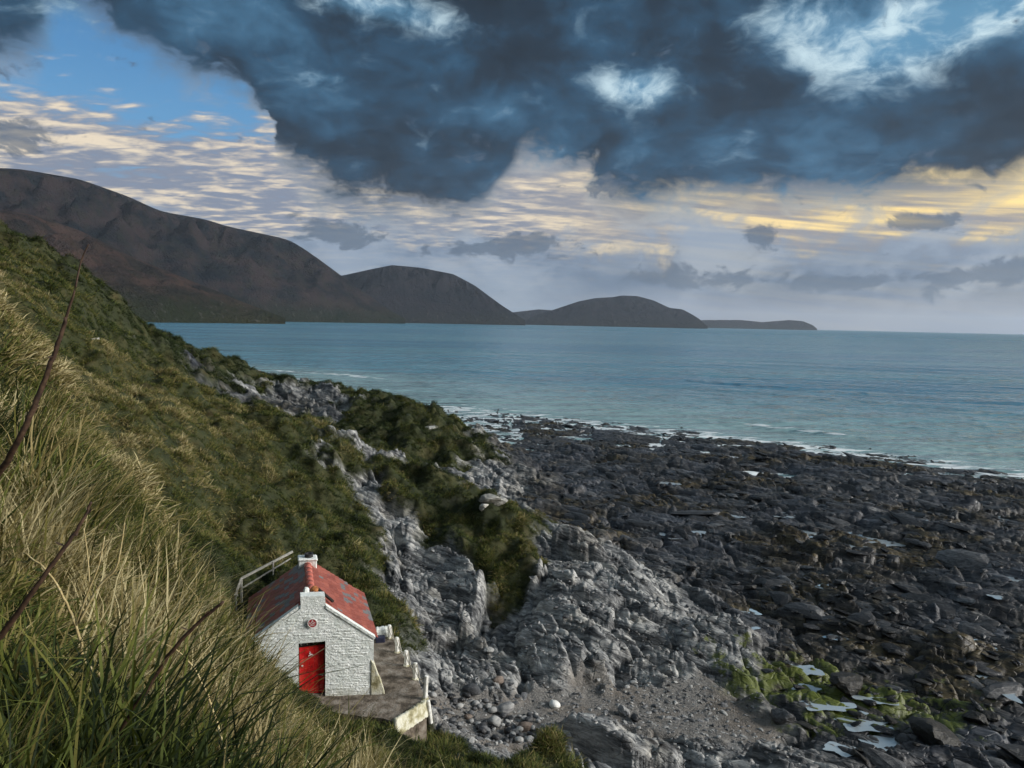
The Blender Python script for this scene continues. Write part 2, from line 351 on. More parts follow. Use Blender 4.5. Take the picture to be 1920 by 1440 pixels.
# hut frame (used to level the ground)
HUT = np.array(P(585, 1306, 24.5)); HUT_RZ = R(8.0); SHEAR = -0.158
FLOOR = HUT[2]
def hut_world(u, v, z=0.0):
    x = u + SHEAR * v; c_, s_ = math.cos(HUT_RZ), math.sin(HUT_RZ)
    return (HUT[0] + x * c_ - v * s_, HUT[1] + x * s_ + v * c_, FLOOR + z)
TERR = [Pz(px, py, FLOOR - .02)[:2] for px, py in [(540, 1318), (640, 1338), (738, 1352), (800, 1316), (784, 1276), (769, 1250), (750, 1224), (738, 1194), (700, 1188)]] + [hut_world(-2.2, 4.6)[:2], hut_world(-2.2, -.1)[:2]]
def poly_sdf(x, y, poly):
    poly = np.array(poly); n = len(poly); d = np.full(x.shape, 1e9); inside = np.zeros(x.shape, bool)
    for i in range(n):
        a, b = poly[i], poly[(i + 1) % n]; e = b - a
        tt = np.clip(((x - a[0]) * e[0] + (y - a[1]) * e[1]) / (e @ e), 0, 1)
        d = np.minimum(d, np.hypot(x - a[0] - tt * e[0], y - a[1] - tt * e[1]))
        c1 = (a[1] <= y) != (b[1] <= y)
        xi = a[0] + (y - a[1]) / (b[1] - a[1] + 1e-12) * e[0]
        inside ^= c1 & (x < xi)
    return np.where(inside, -d, d)
STRIKE = R(-35)
def land(x, y, detail=True):
    """height and cover of the land at x, y"""
    b = rbf_eval(x, y); z, g, dk, gr = (b[:, i].reshape(x.shape) for i in range(4))
    n1 = fbm(x * .35, y * .35, 4, 5); n2 = fbm(x * .09, y * .09, 3, 9)
    grass = sstep(.34, .66, g + n1 * .55 + n2 * .15)
    dark = sstep(.2, .75, dk + n1 * .35)
    gravel = sstep(.60, .92, gr + n1 * .5)
    dist = np.hypot(x, y)
    if detail:
        rock = 1 - grass
        sc = 0.75 + .5 * sstep(25, 90, dist)
        amp = rock * (1 - gravel * .95) * (1 - .38 * dark) * (1 - .45 * sstep(.45, .1, z))
        wx = x + fbm(x * .25, y * .25, 2, 31) * .9; wy = y + fbm(x * .25, y * .25, 2, 32) * .9
        f0, e0 = facets(wx, wy, 6.0, 2.0, STRIKE, 10, .75, .22, (0, .16))
        f1, e1 = facets(wx, wy, 2.6, 2.2, STRIKE, 11, 1.1, .62, (0, .25))
        f2, e2 = facets(wx, wy, 1.0, 2.4, STRIKE + .15, 12, 1.1, .75, (0, .3))
        f3, e3 = facets(wx, wy, .42, 2.0, STRIKE - .1, 13, 1.1, .6)
        f4, e4 = facets(x, y, .2, 1.7, STRIKE, 14, 1.1, .6)
        big = fbm(x * .12, y * .12, 3, 41)
        darkamp = .62 + .38 * (1 - dark)
        sm = sstep(-.12, .20, fbm(x * .07, y * .1, 3, 43) + .25 * fbm(x * .35, y * .35, 2, 44)); f2 = f2 * (.45 + .6 * sm); f3 = f3 * (.25 + .85 * sm); f4 = f4 * (.2 + .9 * sm); f1 = f1 * (1.35 - .4 * sm)
        z = z + amp * (f0 * (.34 + .30 * dark) * (1 - gravel) * sstep(.1, .7, z) + f1 * .75 * darkamp + f2 * .85 + f3 * .55 + f4 * .25 + big * .3)
        vv = -x * math.sin(STRIKE) + y * math.cos(STRIKE); ww = x * math.cos(STRIKE) + y * math.sin(STRIKE)
        for per, a_, sd in ((1.7, .34, 81), (.75, .16, 83)):
            ph = vv / per + fbm(ww * .10, vv * .25, 3, sd) * 1.6; fr = ph - np.floor(ph); saw = np.where(fr < .82, fr / .82, (1 - fr) / .18)
            z = z + amp * (saw - .5) * a_ * np.clip(.7 + fbm(x * .2, y * .2, 2, sd + 5) * 1.6, 0, 1.5)
        z = z - amp * .65 * sstep(.07, 0, e0) * (1 - gravel)
        z = z - amp * (.50 * sstep(.10, 0, e1) + .34 * sstep(.13, 0, e2) + .12 * sstep(.2, 0, e3))
        lump = fbm(x * .45, y * .45, 2, 51) * .75 + fbm(x * 1.0, y * 1.0, 2, 52) * .22 + fbm(x * .16, y * .16, 2, 53) * .7
        z = z + 1.7 * grass * lump * (.35 + .65 * sstep(8, 22, dist))
        z = z + gravel * rock * (fbm(x * 1.5, y * 1.5, 4, 61) * .05)
    slab = 1 - sm if detail else None
    s = poly_sdf(x, y, TERR)
    k = sstep(.9, .0, s); grass_k = sstep(.15, -.1, s)
    flat = FLOOR - .30
    z = np.where(s < .9, z * (1 - k) + np.minimum(z, flat) * k, z)
    z = np.where(s < .05, np.minimum(z, flat), z)
    # keep the hut clear of the bank
    land.slab = slab
    return z, grass, dark, gravel

def build_land():
    az_ = np.concatenate([np.linspace(-78, -39, 60, endpoint=False), np.linspace(-39, 38, 880, endpoint=False), np.linspace(38, 75, 50)])
    rr = np.concatenate([np.geomspace(.4, 18, 110, endpoint=False), np.geomspace(18, 55, 400, endpoint=False), np.geomspace(55, 130, 250, endpoint=False), np.geomspace(130, 300, 60)])
    A, Rr = np.meshgrid(np.radians(az_), rr, indexing='ij')
    x = Rr * np.sin(A); y = Rr * np.cos(A) - 0.5
    z, g, d, s = land(x, y)
    me = mesh_np('ground', np.stack([x, y, z], 2).reshape(-1, 3), grid_faces(len(az_), len(rr))[:, ::-1].copy(), None, smooth=False,
                 attrs={'grass': g, 'dark': d, 'gravel': s, 'slab': land.slab})
    return me
ground = build_land(); tag(ground, 'rocky shore and grassy hillside', 'ground', kind='structure')
del ground['category']

def land_z(xs, ys):
    return land(np.asarray(xs, float), np.asarray(ys, float))

# ---- ground material
def ground_material():
    m, t = material('ground_cover')
    pos = t.new('ShaderNodeNewGeometry').outputs['Position']
    sdir = Vector((math.cos(STRIKE), math.sin(STRIKE), 0)); q_ = Vector((-math.sin(STRIKE), math.cos(STRIKE), 0)); nb = (Vector((0, 0, 1)) * math.cos(R(52)) + q_ * math.sin(R(52))).normalized(); cb = nb.cross(sdir)
    wp = t.vadd(pos, t.vscale(t.noise(pos, .5, 2, .5, out=1), .45))
    def dot(v_):
        n_ = t.new('ShaderNodeVectorMath', operation='DOT_PRODUCT'); t.l.new(wp, n_.inputs[0]); n_.inputs[1].default_value = tuple(v_); return n_.outputs['Value']
    st = t.comb(t.mul(dot(sdir), .30), t.mul(dot(cb), .42), t.mul(dot(nb), 1.9))
    g = t.attr('grass'); dk = t.attr('dark'); gr = t.attr('gravel')
    # rock
    n1 = t.noise(st, .9, 5, .6, .2); n2 = t.noise(st, 3.0, 4, .66); nm = t.add(t.mul(n1, .45), t.mul(n2, .55)); n3 = t.noise(pos, 26, 3, .6)
    light = t.ramp(nm, [(.36, (.016, .017, .018)), (.43, (.060, .062, .065)), (.50, (.17, .172, .172)), (.56, (.31, .31, .30)), (.64, (.50, .49, .46))])
    warm = t.step(t.noise(pos, .35, 4, .6), .50, .68)
    light = t.mix(t.mul(warm, .30), light, t.mix(t.step(nm, .4, .6), (.06, .045, .03), (.36, .32, .24)))
    darkc = t.ramp(nm, [(.40, (.003, .003, .004)), (.48, (.010, .010, .011)), (.55, (.030, .030, .032)), (.61, (.10, .10, .10)), (.68, (.26, .26, .25))])
    slab = t.attr('slab')
    darkc = t.mix(t.mul(slab, .75), darkc, t.ramp(nm, [(.38, (.010, .011, .014)), (.5, (.034, .038, .047)), (.58, (.075, .082, .096)), (.66, (.16, .165, .175))]))
    weed = t.step(t.noise(pos, .13, 5, .6), .43, .54)
    darkc = t.mix(t.mul(t.mul(weed, t.sub(1.0, t.mul(slab, .7))), .85), darkc, t.mix(t.step(nm, .42, .62), (.008, .006, .003), (.085, .062, .022)))
    rock = t.mix(dk, light, darkc)
    lich = t.step(t.noise(pos, 3.1, 6, .7), .66, .72)
    rock = t.mix(t.mul(t.mul(lich, t.m('SUBTRACT', 1.0, dk)), .8), rock, (.50, .49, .44))
    # green weed by the pools
    sp = t.new('ShaderNodeSeparateXYZ'); t.l.new(pos, sp.inputs[0])
    c0 = Pz(1590, 1310, .95)
    dx = t.mul(t.sub(sp.outputs[0], c0[0]), 1 / 9.0); dy = t.mul(t.sub(sp.outputs[1], c0[1]), 1 / 4.6)
    near = t.m('EXPONENT', t.mul(t.add(t.mul(dx, dx), t.mul(dy, dy)), -1.0))
    alg = t.step(t.add(t.mul(near, .55), t.mul(t.noise(pos, .9, 6, .68), 1.1)), .90, 1.03)
    algc = t.mix(n3, (.03, .045, .004), (.14, .165, .016))
    rock = t.mix(t.mul(alg, .85), rock, algc)
    # gravel
    vc = t.vor(pos, 24, out='Color'); sv = t.new('ShaderNodeSeparateXYZ'); t.l.new(vc, sv.inputs[0])
    grv = t.mix(sv.outputs[0], (.08, .076, .072), (.24, .225, .205))
    grv = t.mix(t.step(t.noise(pos, .5, 4), .42, .6), grv, t.mix(sv.outputs[1], (.10, .085, .07), (.19, .165, .14)))
    col = t.mix(gr, rock, grv)
    # soil and turf under the grass
    turf = t.ramp(t.noise(pos, .45, 6, .65), [(.32, (.008, .012, .003)), (.46, (.022, .030, .006)), (.58, (.040, .040, .009)), (.72, (.065, .048, .015))])
    turf = t.mix(t.mul(t.noise(pos, 9, 4), .5), turf, (.02, .018, .009))
    col = t.mix(g, col, turf)
    t.put(t.b.inputs['Base Color'], col)
    wet = t.mul(dk, t.m('SUBTRACT', 1.0, g))
    t.put(t.b.inputs['Roughness'], t.lin(t.mul(wet, t.noise(pos, 2, 3)), 0, .7, .88, .30))
    t.b.inputs['Specular IOR Level'].default_value = .35
    h = t.add(t.mul(n2, .7), t.mul(n1, .45))
    h = t.add(h, t.mul(t.noise(st, 22, 3, .6), .25))
    crack = t.step(t.vor(t.mapping(pos, rot=(0, 0, -STRIKE), scale=(.45, 1, 1)), 2.2, 'DISTANCE_TO_EDGE'), 0.0, .06)
    h = t.add(h, t.mul(t.mul(crack, t.m('SUBTRACT', 1.0, g)), .3))
    h = t.add(h, t.mul(t.mul(t.vor(pos, 24), -.5), gr))
    t.put(t.b.inputs['Normal'], t.bump(h, .10, .9))
    return m
ground.data.materials.append(ground_material())

# ------------------------------------------------------------------ sea
def build_sea():
    az_ = np.concatenate([np.linspace(-80, -38, 30, endpoint=False), np.linspace(-38, 38, 420, endpoint=False), np.linspace(38, 80, 30)])
    rr = np.concatenate([np.geomspace(40, 420, 330, endpoint=False), np.geomspace(420, 16000, 60)])
    A, Rr = np.meshgrid(np.radians(az_), rr, indexing='ij'); x = Rr * np.sin(A); y = Rr * np.cos(A)
    bz = rbf_eval(x, y)[:, 0].reshape(x.shape); depth = np.where(Rr < 300, -bz, 9.0); depth = np.clip(depth, -3, 9)
    sw = x * .55 + y * .83 + fbm(x * .012, y * .012, 2, 71) * 16           # swell runs in on the shore
    am = sstep(0.0, 2.0, depth) * sstep(700, 250, Rr)
    swell = np.sin(sw * .42) * .10 * (fbm(x * .02, y * .02, 2, 73) + .8) + np.sin(sw * .19 + 1) * .14
    br = np.exp(-((depth - 1.2) / .8) ** 2) * np.maximum(0, np.sin(sw * .36)) ** 4 * .42 * sstep(-.1, .4, fbm(x * .03, y * .03, 2, 75))
    chop = fbm(x * .30, y * .8, 3, 72) * .20
    z = am * (swell + chop) + br * sstep(500, 200, Rr)
    o = mesh_np('sea', np.stack([x, y, z], 2).reshape(-1, 3), grid_faces(len(az_), len(rr))[:, ::-1].copy(), None, smooth=True, attrs={'depth': depth, 'breaker': br})
    m, t = material('sea_water'); pos = t.new('ShaderNodeNewGeometry').outputs['Position']
    dep = t.attr('depth'); brk = t.attr('breaker')
    sp = t.new('ShaderNodeSeparateXYZ'); t.l.new(pos, sp.inputs[0])
    ln = t.new('ShaderNodeVectorMath', operation='LENGTH'); t.l.new(pos, ln.inputs[0]); dist = ln.outputs['Value']
    wv = t.mapping(pos, rot=(0, 0, R(33)), scale=(.35, 1, 1))
    patch = t.noise(t.mapping(pos, rot=(0, 0, R(20)), scale=(.4, 1.6, 1)), .006, 4, .55)
    deep = t.mix(t.step(patch, .38, .62), (.045, .155, .24), (.085, .215, .275))
    colr = t.mix(t.step(dep, 6.5, .3), deep, (.19, .30, .31))
    fn = t.noise(t.mapping(pos, rot=(0, 0, R(33)), scale=(.4, 1, 1)), .55, 6, .65, .5)
    shore = t.step(dep, .55, .0)
    foam = t.step(t.add(fn, t.mul(shore, .23)), .66, .77); foam = t.mul(foam, t.step(dep, 1.3, .5))
    foam = t.m('MAXIMUM', foam, t.mul(t.step(brk, .15, .24), t.step(fn, .46, .56)))
    colr = t.mix(t.mul(foam, .9), colr, (.66, .69, .70))
    t.put(t.b.inputs['Base Color'], colr)
    t.put(t.b.inputs['Roughness'], t.m('MAXIMUM', t.mul(foam, .8), t.lin(dist, 80, 2500, .14, .30)))
    t.b.inputs['IOR'].default_value = 1.33
    h = t.mul(t.noise(wv, 1.3, 3, .6), .14)
    for sc_, am_, ro_, an_ in ((.42, .9, 33, .35), (.12, 5.0, 24, .3), (.035, 9.0, 14, .25), (.011, 10.0, 6, .25)):
        h = t.add(h, t.mul(t.noise(t.mapping(pos, rot=(0, 0, R(ro_)), scale=(an_, 1, 1)), sc_, 4, .6, .2), am_))
    t.put(t.b.inputs['Normal'], t.bump(h, .85, 1.0))
    o.data.materials.append(m)
    tag(o, kind='structure'); return o
sea = build_sea()

# ------------------------------------------------------------------ far hills
def hill_material(name, a, b, c_, g_):
    m, t = material(name); pos = t.new('ShaderNodeNewGeometry').outputs['Position']
    n = t.noise(t.mapping(pos, scale=(1, 1, 2.5)), .006, 8, .62); n2 = t.noise(pos, .03, 6, .65)
    col = t.mix(t.step(n, .36, .62), a, b); col = t.mix(t.mul(t.step(n2, .45, .7), .55), col, c_)
    sp = t.new('ShaderNodeSeparateXYZ'); t.l.new(pos, sp.inputs[0])
    low = t.step(t.add(sp.outputs[2], t.mul(t.sub(n2, .5), 160)), 95, 10)
    col = t.mix(t.mul(low, .8), col, g_)
    scar = t.mul(t.step(t.noise(t.mapping(pos, scale=(1, 1, .5)), .06, 5, .7), .59, .66), t.step(t.add(sp.outputs[2], t.mul(t.sub(n, .5), 200)), 130, 30))
    col = t.mix(t.mul(scar, .4), col, (.13, .125, .115))
    t.put(t.b.inputs['Base Color'], col); t.b.inputs['Roughness'].default_value = 1.0; t.b.inputs['Specular IOR Level'].default_value = 0.0
    t.put(t.b.inputs['Normal'], t.bump(t.add(n2, t.mul(t.noise(pos, .12, 4), .4)), 26, 1.0))
    return m
def hill(name, crest, d_shore, d_crest, mat, seed, rough=1.0, power=.8, cliff=.18, nu=300, nv=90, hide=0.0):
    """crest: skyline points (px, py); the land rises from the shore at d_shore to the crest at d_crest and falls away behind"""
    cp = np.array(crest, float); us = np.linspace(cp[0, 0], cp[-1, 0], nu); ys = np.interp(us, cp[:, 0], cp[:, 1])
    k = np.ones(9) / 9; yp = np.pad(ys, 4, mode='edge'); ys = np.convolve(yp, k, 'valid') * .75 + ys * .25
    V = []
    ts = np.concatenate([np.linspace(0, 1, nv), np.linspace(1.03, 1.8, 14)])
    sh = np.interp(us, *zip(*d_shore)) if isinstance(d_shore, list) else np.full(nu, float(d_shore))
    cr = np.interp(us, *zip(*d_crest)) if isinstance(d_crest, list) else np.full(nu, float(d_crest))
    d = np.array([ray(u_, y_) for u_, y_ in zip(us, ys)]); tx = d[:, 0] / d[:, 1]; tz = d[:, 2] / d[:, 1]
    zc = CAMZ + tz * cr
    T, I = np.meshgrid(ts, np.arange(nu), indexing='xy')
    D = sh[I] + (cr - sh)[I] * T
    X = tx[I] * D; Y = D
    prof = np.where(T <= 1, cliff * sstep(0, .1, T) + (1 - cliff) * np.clip(T, 0, 1) ** power, 1 - .5 * (T - 1) / .8)
    Z = np.maximum(zc[I], 2) * prof
    s = 1 / 260.0
    gul = .55 - 1.5 * np.abs(fbm(X * s * 1.3 + Y * s * .25, Y * s * .35, 4, seed)) + .5 * fbm(X * s, Y * s, 3, seed + 3); gul2 = fbm(X * s * 4, Y * s * 2, 4, seed + 9)
    env = np.clip(T * (1 - T) * 4, 0, 1) * (T <= 1)
    Z = Z + env * zc[I] * (.24 * gul + .15 * gul2) * rough + env * 12 * gul2
    Z[:, 0] = -6
    Z = np.where(T > 1, Z, np.minimum(Z, CAMZ + tz[I] * D - (1 - np.clip(T, 0, 1)) * 10))   # lies below the line of the skyline
    o = mesh_np(name, np.stack([X, Y, Z], 2).reshape(-1, 3), grid_faces(nu, len(ts))[:, ::-1].copy(), mat, smooth=True)
    return o
HM1 = hill_material('dark_heather_hill', (.007, .010, .014), (.036, .026, .026), (.022, .026, .014), (.016, .022, .011))
HM2 = hill_material('brown_heather_hill', (.014, .013, .013), (.062, .038, .030), (.034, .030, .018), (.020, .026, .010))
HM3 = hill_material('far_hill', (.009, .011, .015), (.022, .020, .024), (.015, .016, .016), (.018, .020, .016))
h1 = hill('hill', [(-900, 420), (-500, 330), (-200, 312), (0, 315), (40, 317), (150, 336), (240, 368), (300, 396), (390, 412), (420, 423), (500, 440), (545, 450), (590, 480), (640, 517), (700, 560), (745, 590), (760, 600)], [(-900, 1500), (0, 1900), (400, 2500), (760, 3300)], [(-900, 2600), (0, 3000), (640, 3700), (760, 3450)], HM1, 101, 1.5, power=.85, cliff=.24)
h2 = hill('hill', [(-900, 500), (-300, 410), (0, 393), (60, 402), (150, 432), (250, 482), (330, 515), (400, 543), (470, 572), (515, 588), (535, 599)], [(-900, 1100), (0, 1350), (300, 1600), (535, 1900)], [(-900, 1700), (0, 2000), (400, 2150), (535, 1960)], HM2, 131, 1.3, power=.9, cliff=.24)
h3 = hill('hill', [(520, 540), (600, 522), (645, 516), (690, 506), (735, 497), (790, 502), (850, 514), (890, 535), (940, 572), (965, 588), (985, 601)], [(520, 3600), (985, 4400)], [(520, 4400), (985, 4600)], HM3, 151, 1.4, power=.7, cliff=.34)
h4 = hill('hill', [(940, 588), (975, 584), (1010, 580), (1040, 582), (1080, 590)], 6800, 7300, HM3, 161)
h5 = hill('island', [(985, 602), (1000, 592), (1040, 580), (1085, 565), (1115, 559), (1150, 557), (1165, 554), (1195, 555), (1225, 563), (1255, 577), (1280, 580), (1295, 588), (1310, 597), (1327, 612)], 5600, 6200, HM3, 171)
h6 = hill('island', [(1290, 601), (1330, 600), (1390, 600), (1430, 604), (1480, 600), (1505, 602), (1525, 610), (1532, 617)], 8600, 9200, HM3, 181)
for h_ in (h1, h2, h3, h4, h5, h6): tag(h_, kind='structure')
# ------------------------------------------------------------------ materials for built things
def simple(name, stops, scale=8.0, rough=.8, bump=.0, bscale=30.0, spec=.3, objrand=0.0, tone=None):
    m, t = material(name); pos = t.new('ShaderNodeNewGeometry').outputs['Position']
    n = t.noise(pos, scale, 6, .62)
    if objrand:
        oi = t.new('ShaderNodeObjectInfo').outputs['Random']; n = t.add(n, t.mul(t.sub(oi, .5), objrand))
    t.put(t.b.inputs['Base Color'], t.ramp(n, stops)); t.b.inputs['Roughness'].default_value = rough; t.b.inputs['Specular IOR Level'].default_value = spec
    if bump: t.put(t.b.inputs['Normal'], t.bump(t.noise(pos, bscale, 5, .6), bump, 1.0))
    return m
def whitewash():
    m, t = material('whitewash'); pos = t.new('ShaderNodeNewGeometry').outputs['Position']
    oi = t.new('ShaderNodeObjectInfo').outputs['Random']
    n = t.noise(pos, 3.0, 6, .65); f = t.noise(t.mapping(pos, scale=(1, 1, 2.2)), 11, 6, .65)
    col = t.mix(t.step(n, .34, .66), (.68, .71, .67), (.86, .87, .84))
    col = t.mix(t.mul(oi, .22), col, (.50, .55, .51))
    col = t.mix(t.mul(t.step(f, .57, .72), .6), col, (.33, .34, .31))
    col = t.mix(t.mul(t.step(t.noise(pos, 5, 6, .7), .63, .70), .6), col, (.14, .14, .125))
    sp = t.new('ShaderNodeSeparateXYZ'); t.l.new(pos, sp.inputs[0])
    foot = t.step(t.add(sp.outputs[2], t.mul(t.sub(n, .5), 1.1)), FLOOR + .40, FLOOR - .05)
    col = t.mix(t.mul(foot, .5), col, (.30, .29, .21))
    t.put(t.b.inputs['Base Color'], col); t.b.inputs['Roughness'].default_value = .9; t.b.inputs['Specular IOR Level'].default_value = .2
    t.put(t.b.inputs['Normal'], t.bump(t.add(t.noise(pos, 14, 5, .6), t.mul(f, .8)), .03, 1.0))
    return m
WHITE = whitewash()
def slate_mat():
    m, t = material('painted_slate'); g = t.new('ShaderNodeNewGeometry'); pos = g.outputs['Position']; oi = t.new('ShaderNodeObjectInfo').outputs['Random']
    w_ = t.attr('worn', 'OBJECT')
    n = t.noise(pos, 6, 6, .65); n2 = t.noise(pos, 1.3, 4, .6)
    red = t.mix(oi, (.20, .046, .030), (.33, .092, .060))
    red = t.mix(t.step(n, .52, .7), red, (.22, .06, .055))
    red = t.mix(t.mul(t.step(n, .66, .72), .6), red, (.50, .38, .16))
    sl = t.mix(n, (.075, .075, .08), (.20, .195, .19))
    wear = t.step(t.add(t.add(n2, t.mul(t.sub(oi, .5), .35)), t.mul(w_, .5)), .68, .78)
    col = t.mix(wear, red, sl)
    t.put(t.b.inputs['Base Color'], col); t.b.inputs['Roughness'].default_value = .62
    t.put(t.b.inputs['Normal'], t.bump(n, .015, .8)); return m
SLATE = slate_mat()
RED = simple('red_door_paint', [(.32, (.20, .004, .005)), (.45, (.42, .006, .008)), (.58, (.54, .010, .010)), (.7, (.62, .05, .04))], 5, .45, .002, 40, .5)
REDT = simple('red_ridge_paint', [(.35, (.34, .075, .05)), (.6, (.50, .15, .11)), (.7, (.58, .34, .29))], 5, .6, .006, 25)
DARKW = simple('dark_wood', [(.3, (.010, .009, .008)), (.7, (.035, .03, .025))], 12, .8, .004, 40)
WOOD = simple('weathered_wood', [(.3, (.20, .19, .165)), (.5, (.38, .365, .32)), (.7, (.52, .50, .45))], 14, .85, .006, 50)
POSTW = simple('painted_post', [(.3, (.42, .40, .34)), (.5, (.66, .65, .60)), (.7, (.78, .77, .74))], 9, .8, .005, 50)
ROPE = simple('old_rope', [(.3, (.20, .18, .14)), (.7, (.46, .43, .36))], 30, .95, .01, 120)
PATHM = simple('path_concrete', [(.34, (.045, .034, .024)), (.45, (.10, .08, .06)), (.54, (.17, .14, .11)), (.66, (.25, .22, .185))], 2.6, .9, .05, 9)
SIGNW = simple('sign_white', [(.3, (.70, .66, .62)), (.7, (.80, .78, .75))], 30, .5)
SIGNR = simple('sign_red', [(.3, (.28, .01, .015)), (.7, (.42, .02, .025))], 20, .4)
RUST = simple('rusty_orange', [(.3, (.10, .035, .012)), (.5, (.30, .11, .035)), (.7, (.45, .20, .07))], 9, .8, .01, 30)
NAVY = simple('dark_blue_paint', [(.3, (.012, .014, .03)), (.7, (.03, .032, .06))], 6, .5)
BLACK = simple('tarred_iron', [(.3, (.008, .008, .008)), (.7, (.03, .03, .03))], 20, .6)
YWALL = simple('lichened_whitewash', [(.34, (.14, .125, .06)), (.46, (.34, .31, .19)), (.56, (.52, .50, .38)), (.70, (.64, .63, .56))], 3.0, .9, .03, 16)

# ------------------------------------------------------------------ the hut
hut = empty('hut', tuple(HUT), HUT_RZ)
tag(hut, 'small whitewashed stone hut with red slate roof and red door above the shore', 'hut')
def hl(u, v, z): return (u + SHEAR * v, v, z)
def prism(name, outline, v0, v1, mat, parent, plane='uz', bevel=0.0, smooth=False):
    bm = bmesh.new()
    if plane == 'uz': A = [bm.verts.new(hl(u, v0, z)) for u, z in outline]; B = [bm.verts.new(hl(u, v1, z)) for u, z in outline]
    elif plane == 'vz': A = [bm.verts.new(hl(v0, u, z)) for u, z in outline]; B = [bm.verts.new(hl(v1, u, z)) for u, z in outline]
    else: A = [bm.verts.new(hl(u, z, v0)) for u, z in outline]; B = [bm.verts.new(hl(u, z, v1)) for u, z in outline]
    n = len(A); bm.faces.new(A); bm.faces.new(B[::-1])
    for i in range(n): bm.faces.new((A[i], B[i], B[(i + 1) % n], A[(i + 1) % n]))
    return bm_obj(name, bm, mat, parent, smooth, bevel)
HL = 4.25
OUT = [(-2.0, -.6), (-.43, -.6), (-.43, 1.82), (.43, 1.87), (.43, -.6), (2.0, -.6), (2.0, 1.93), (.44, 2.99), (.41, 3.40), (-.37, 3.40), (-.36, 2.99), (-2.0, 1.88)]
front = prism('front_wall', OUT, 0, .42, WHITE, hut)
front['label'] = 'whitewashed rubble gable wall with stub chimney'
def ramp_stub(): pass
prism('side_wall', [(.42, -.6), (HL, -.6), (HL, 1.84), (.42, 1.84)], 1.6, 1.995, WHITE, hut, 'vz')
prism('side_wall', [(.42, -.6), (HL, -.6), (HL, 1.80), (.42, 1.80)], -1.995, -1.6, WHITE, hut, 'vz')
prism('back_wall', [(-1.6, -.6), (1.6, -.6), (1.6, 2.0), (0, 3.15), (-1.6, 2.0)], HL - .35, HL - .003, WHITE, hut)
prism('buttress', [(1.9, -.6), (2.42, -.6), (2.36, .12), (2.2, .5), (2.03, 1.05), (1.9, 1.2)], -.03, .75, YWALL, hut, bevel=.03)
# wall stones: one mesh for each of a few shapes, shared
def stone_mesh(seed):
    r = np.random.default_rng(seed); bm = bmesh.new(); bmesh.ops.create_cube(bm, size=1.0)
    bmesh.ops.bevel(bm, geom=list(bm.edges), offset=.24, segments=1, affect='EDGES')
    for v in bm.verts: v.co += Vector(r.uniform(-.06, .06, 3))
    me = bpy.data.meshes.new('stone'); bmesh.ops.recalc_face_normals(bm, faces=bm.faces); bm.to_mesh(me); bm.free(); me.materials.append(WHITE)
    return me
SM = [stone_mesh(200 + i) for i in range(7)]
def in_wall(u, z):
    if abs(u) < .47 and z < 1.93: return False
    if abs(u) > 1.98 or z < -.28 or z > 3.37: return False
    top = 1.9 + (2.0 - abs(u)) * .675
    return z < top - .02 or (abs(u) < .36)
sr = random.Random(5); z_ = -.26
while z_ < 3.32:
    hgt = sr.uniform(.065, .115); u_ = -1.98 + sr.uniform(-.1, .05)
    while u_ < 1.97:
        wd = sr.uniform(.25, .75); uc, zc = u_ + wd / 2, z_ + hgt / 2
        if all(in_wall(a_, b_) for a_ in (u_ + .02, u_ + wd - .02) for b_ in (z_ + .01, z_ + hgt - .01)) and (uc ** 2 + (zc - 2.52) ** 2) > .1:
            o = bpy.data.objects.new('stone', sr.choice(SM)); COL.objects.link(o); o.parent = front
            o.location = hl(uc, sr.uniform(.030, .037), zc); o.scale = (wd * 1.03, .085, hgt * 1.02); o.rotation_euler = (sr.uniform(-.07, .07), sr.uniform(-.03, .03), sr.uniform(-.05, .05))
        u_ += wd
    z_ += hgt
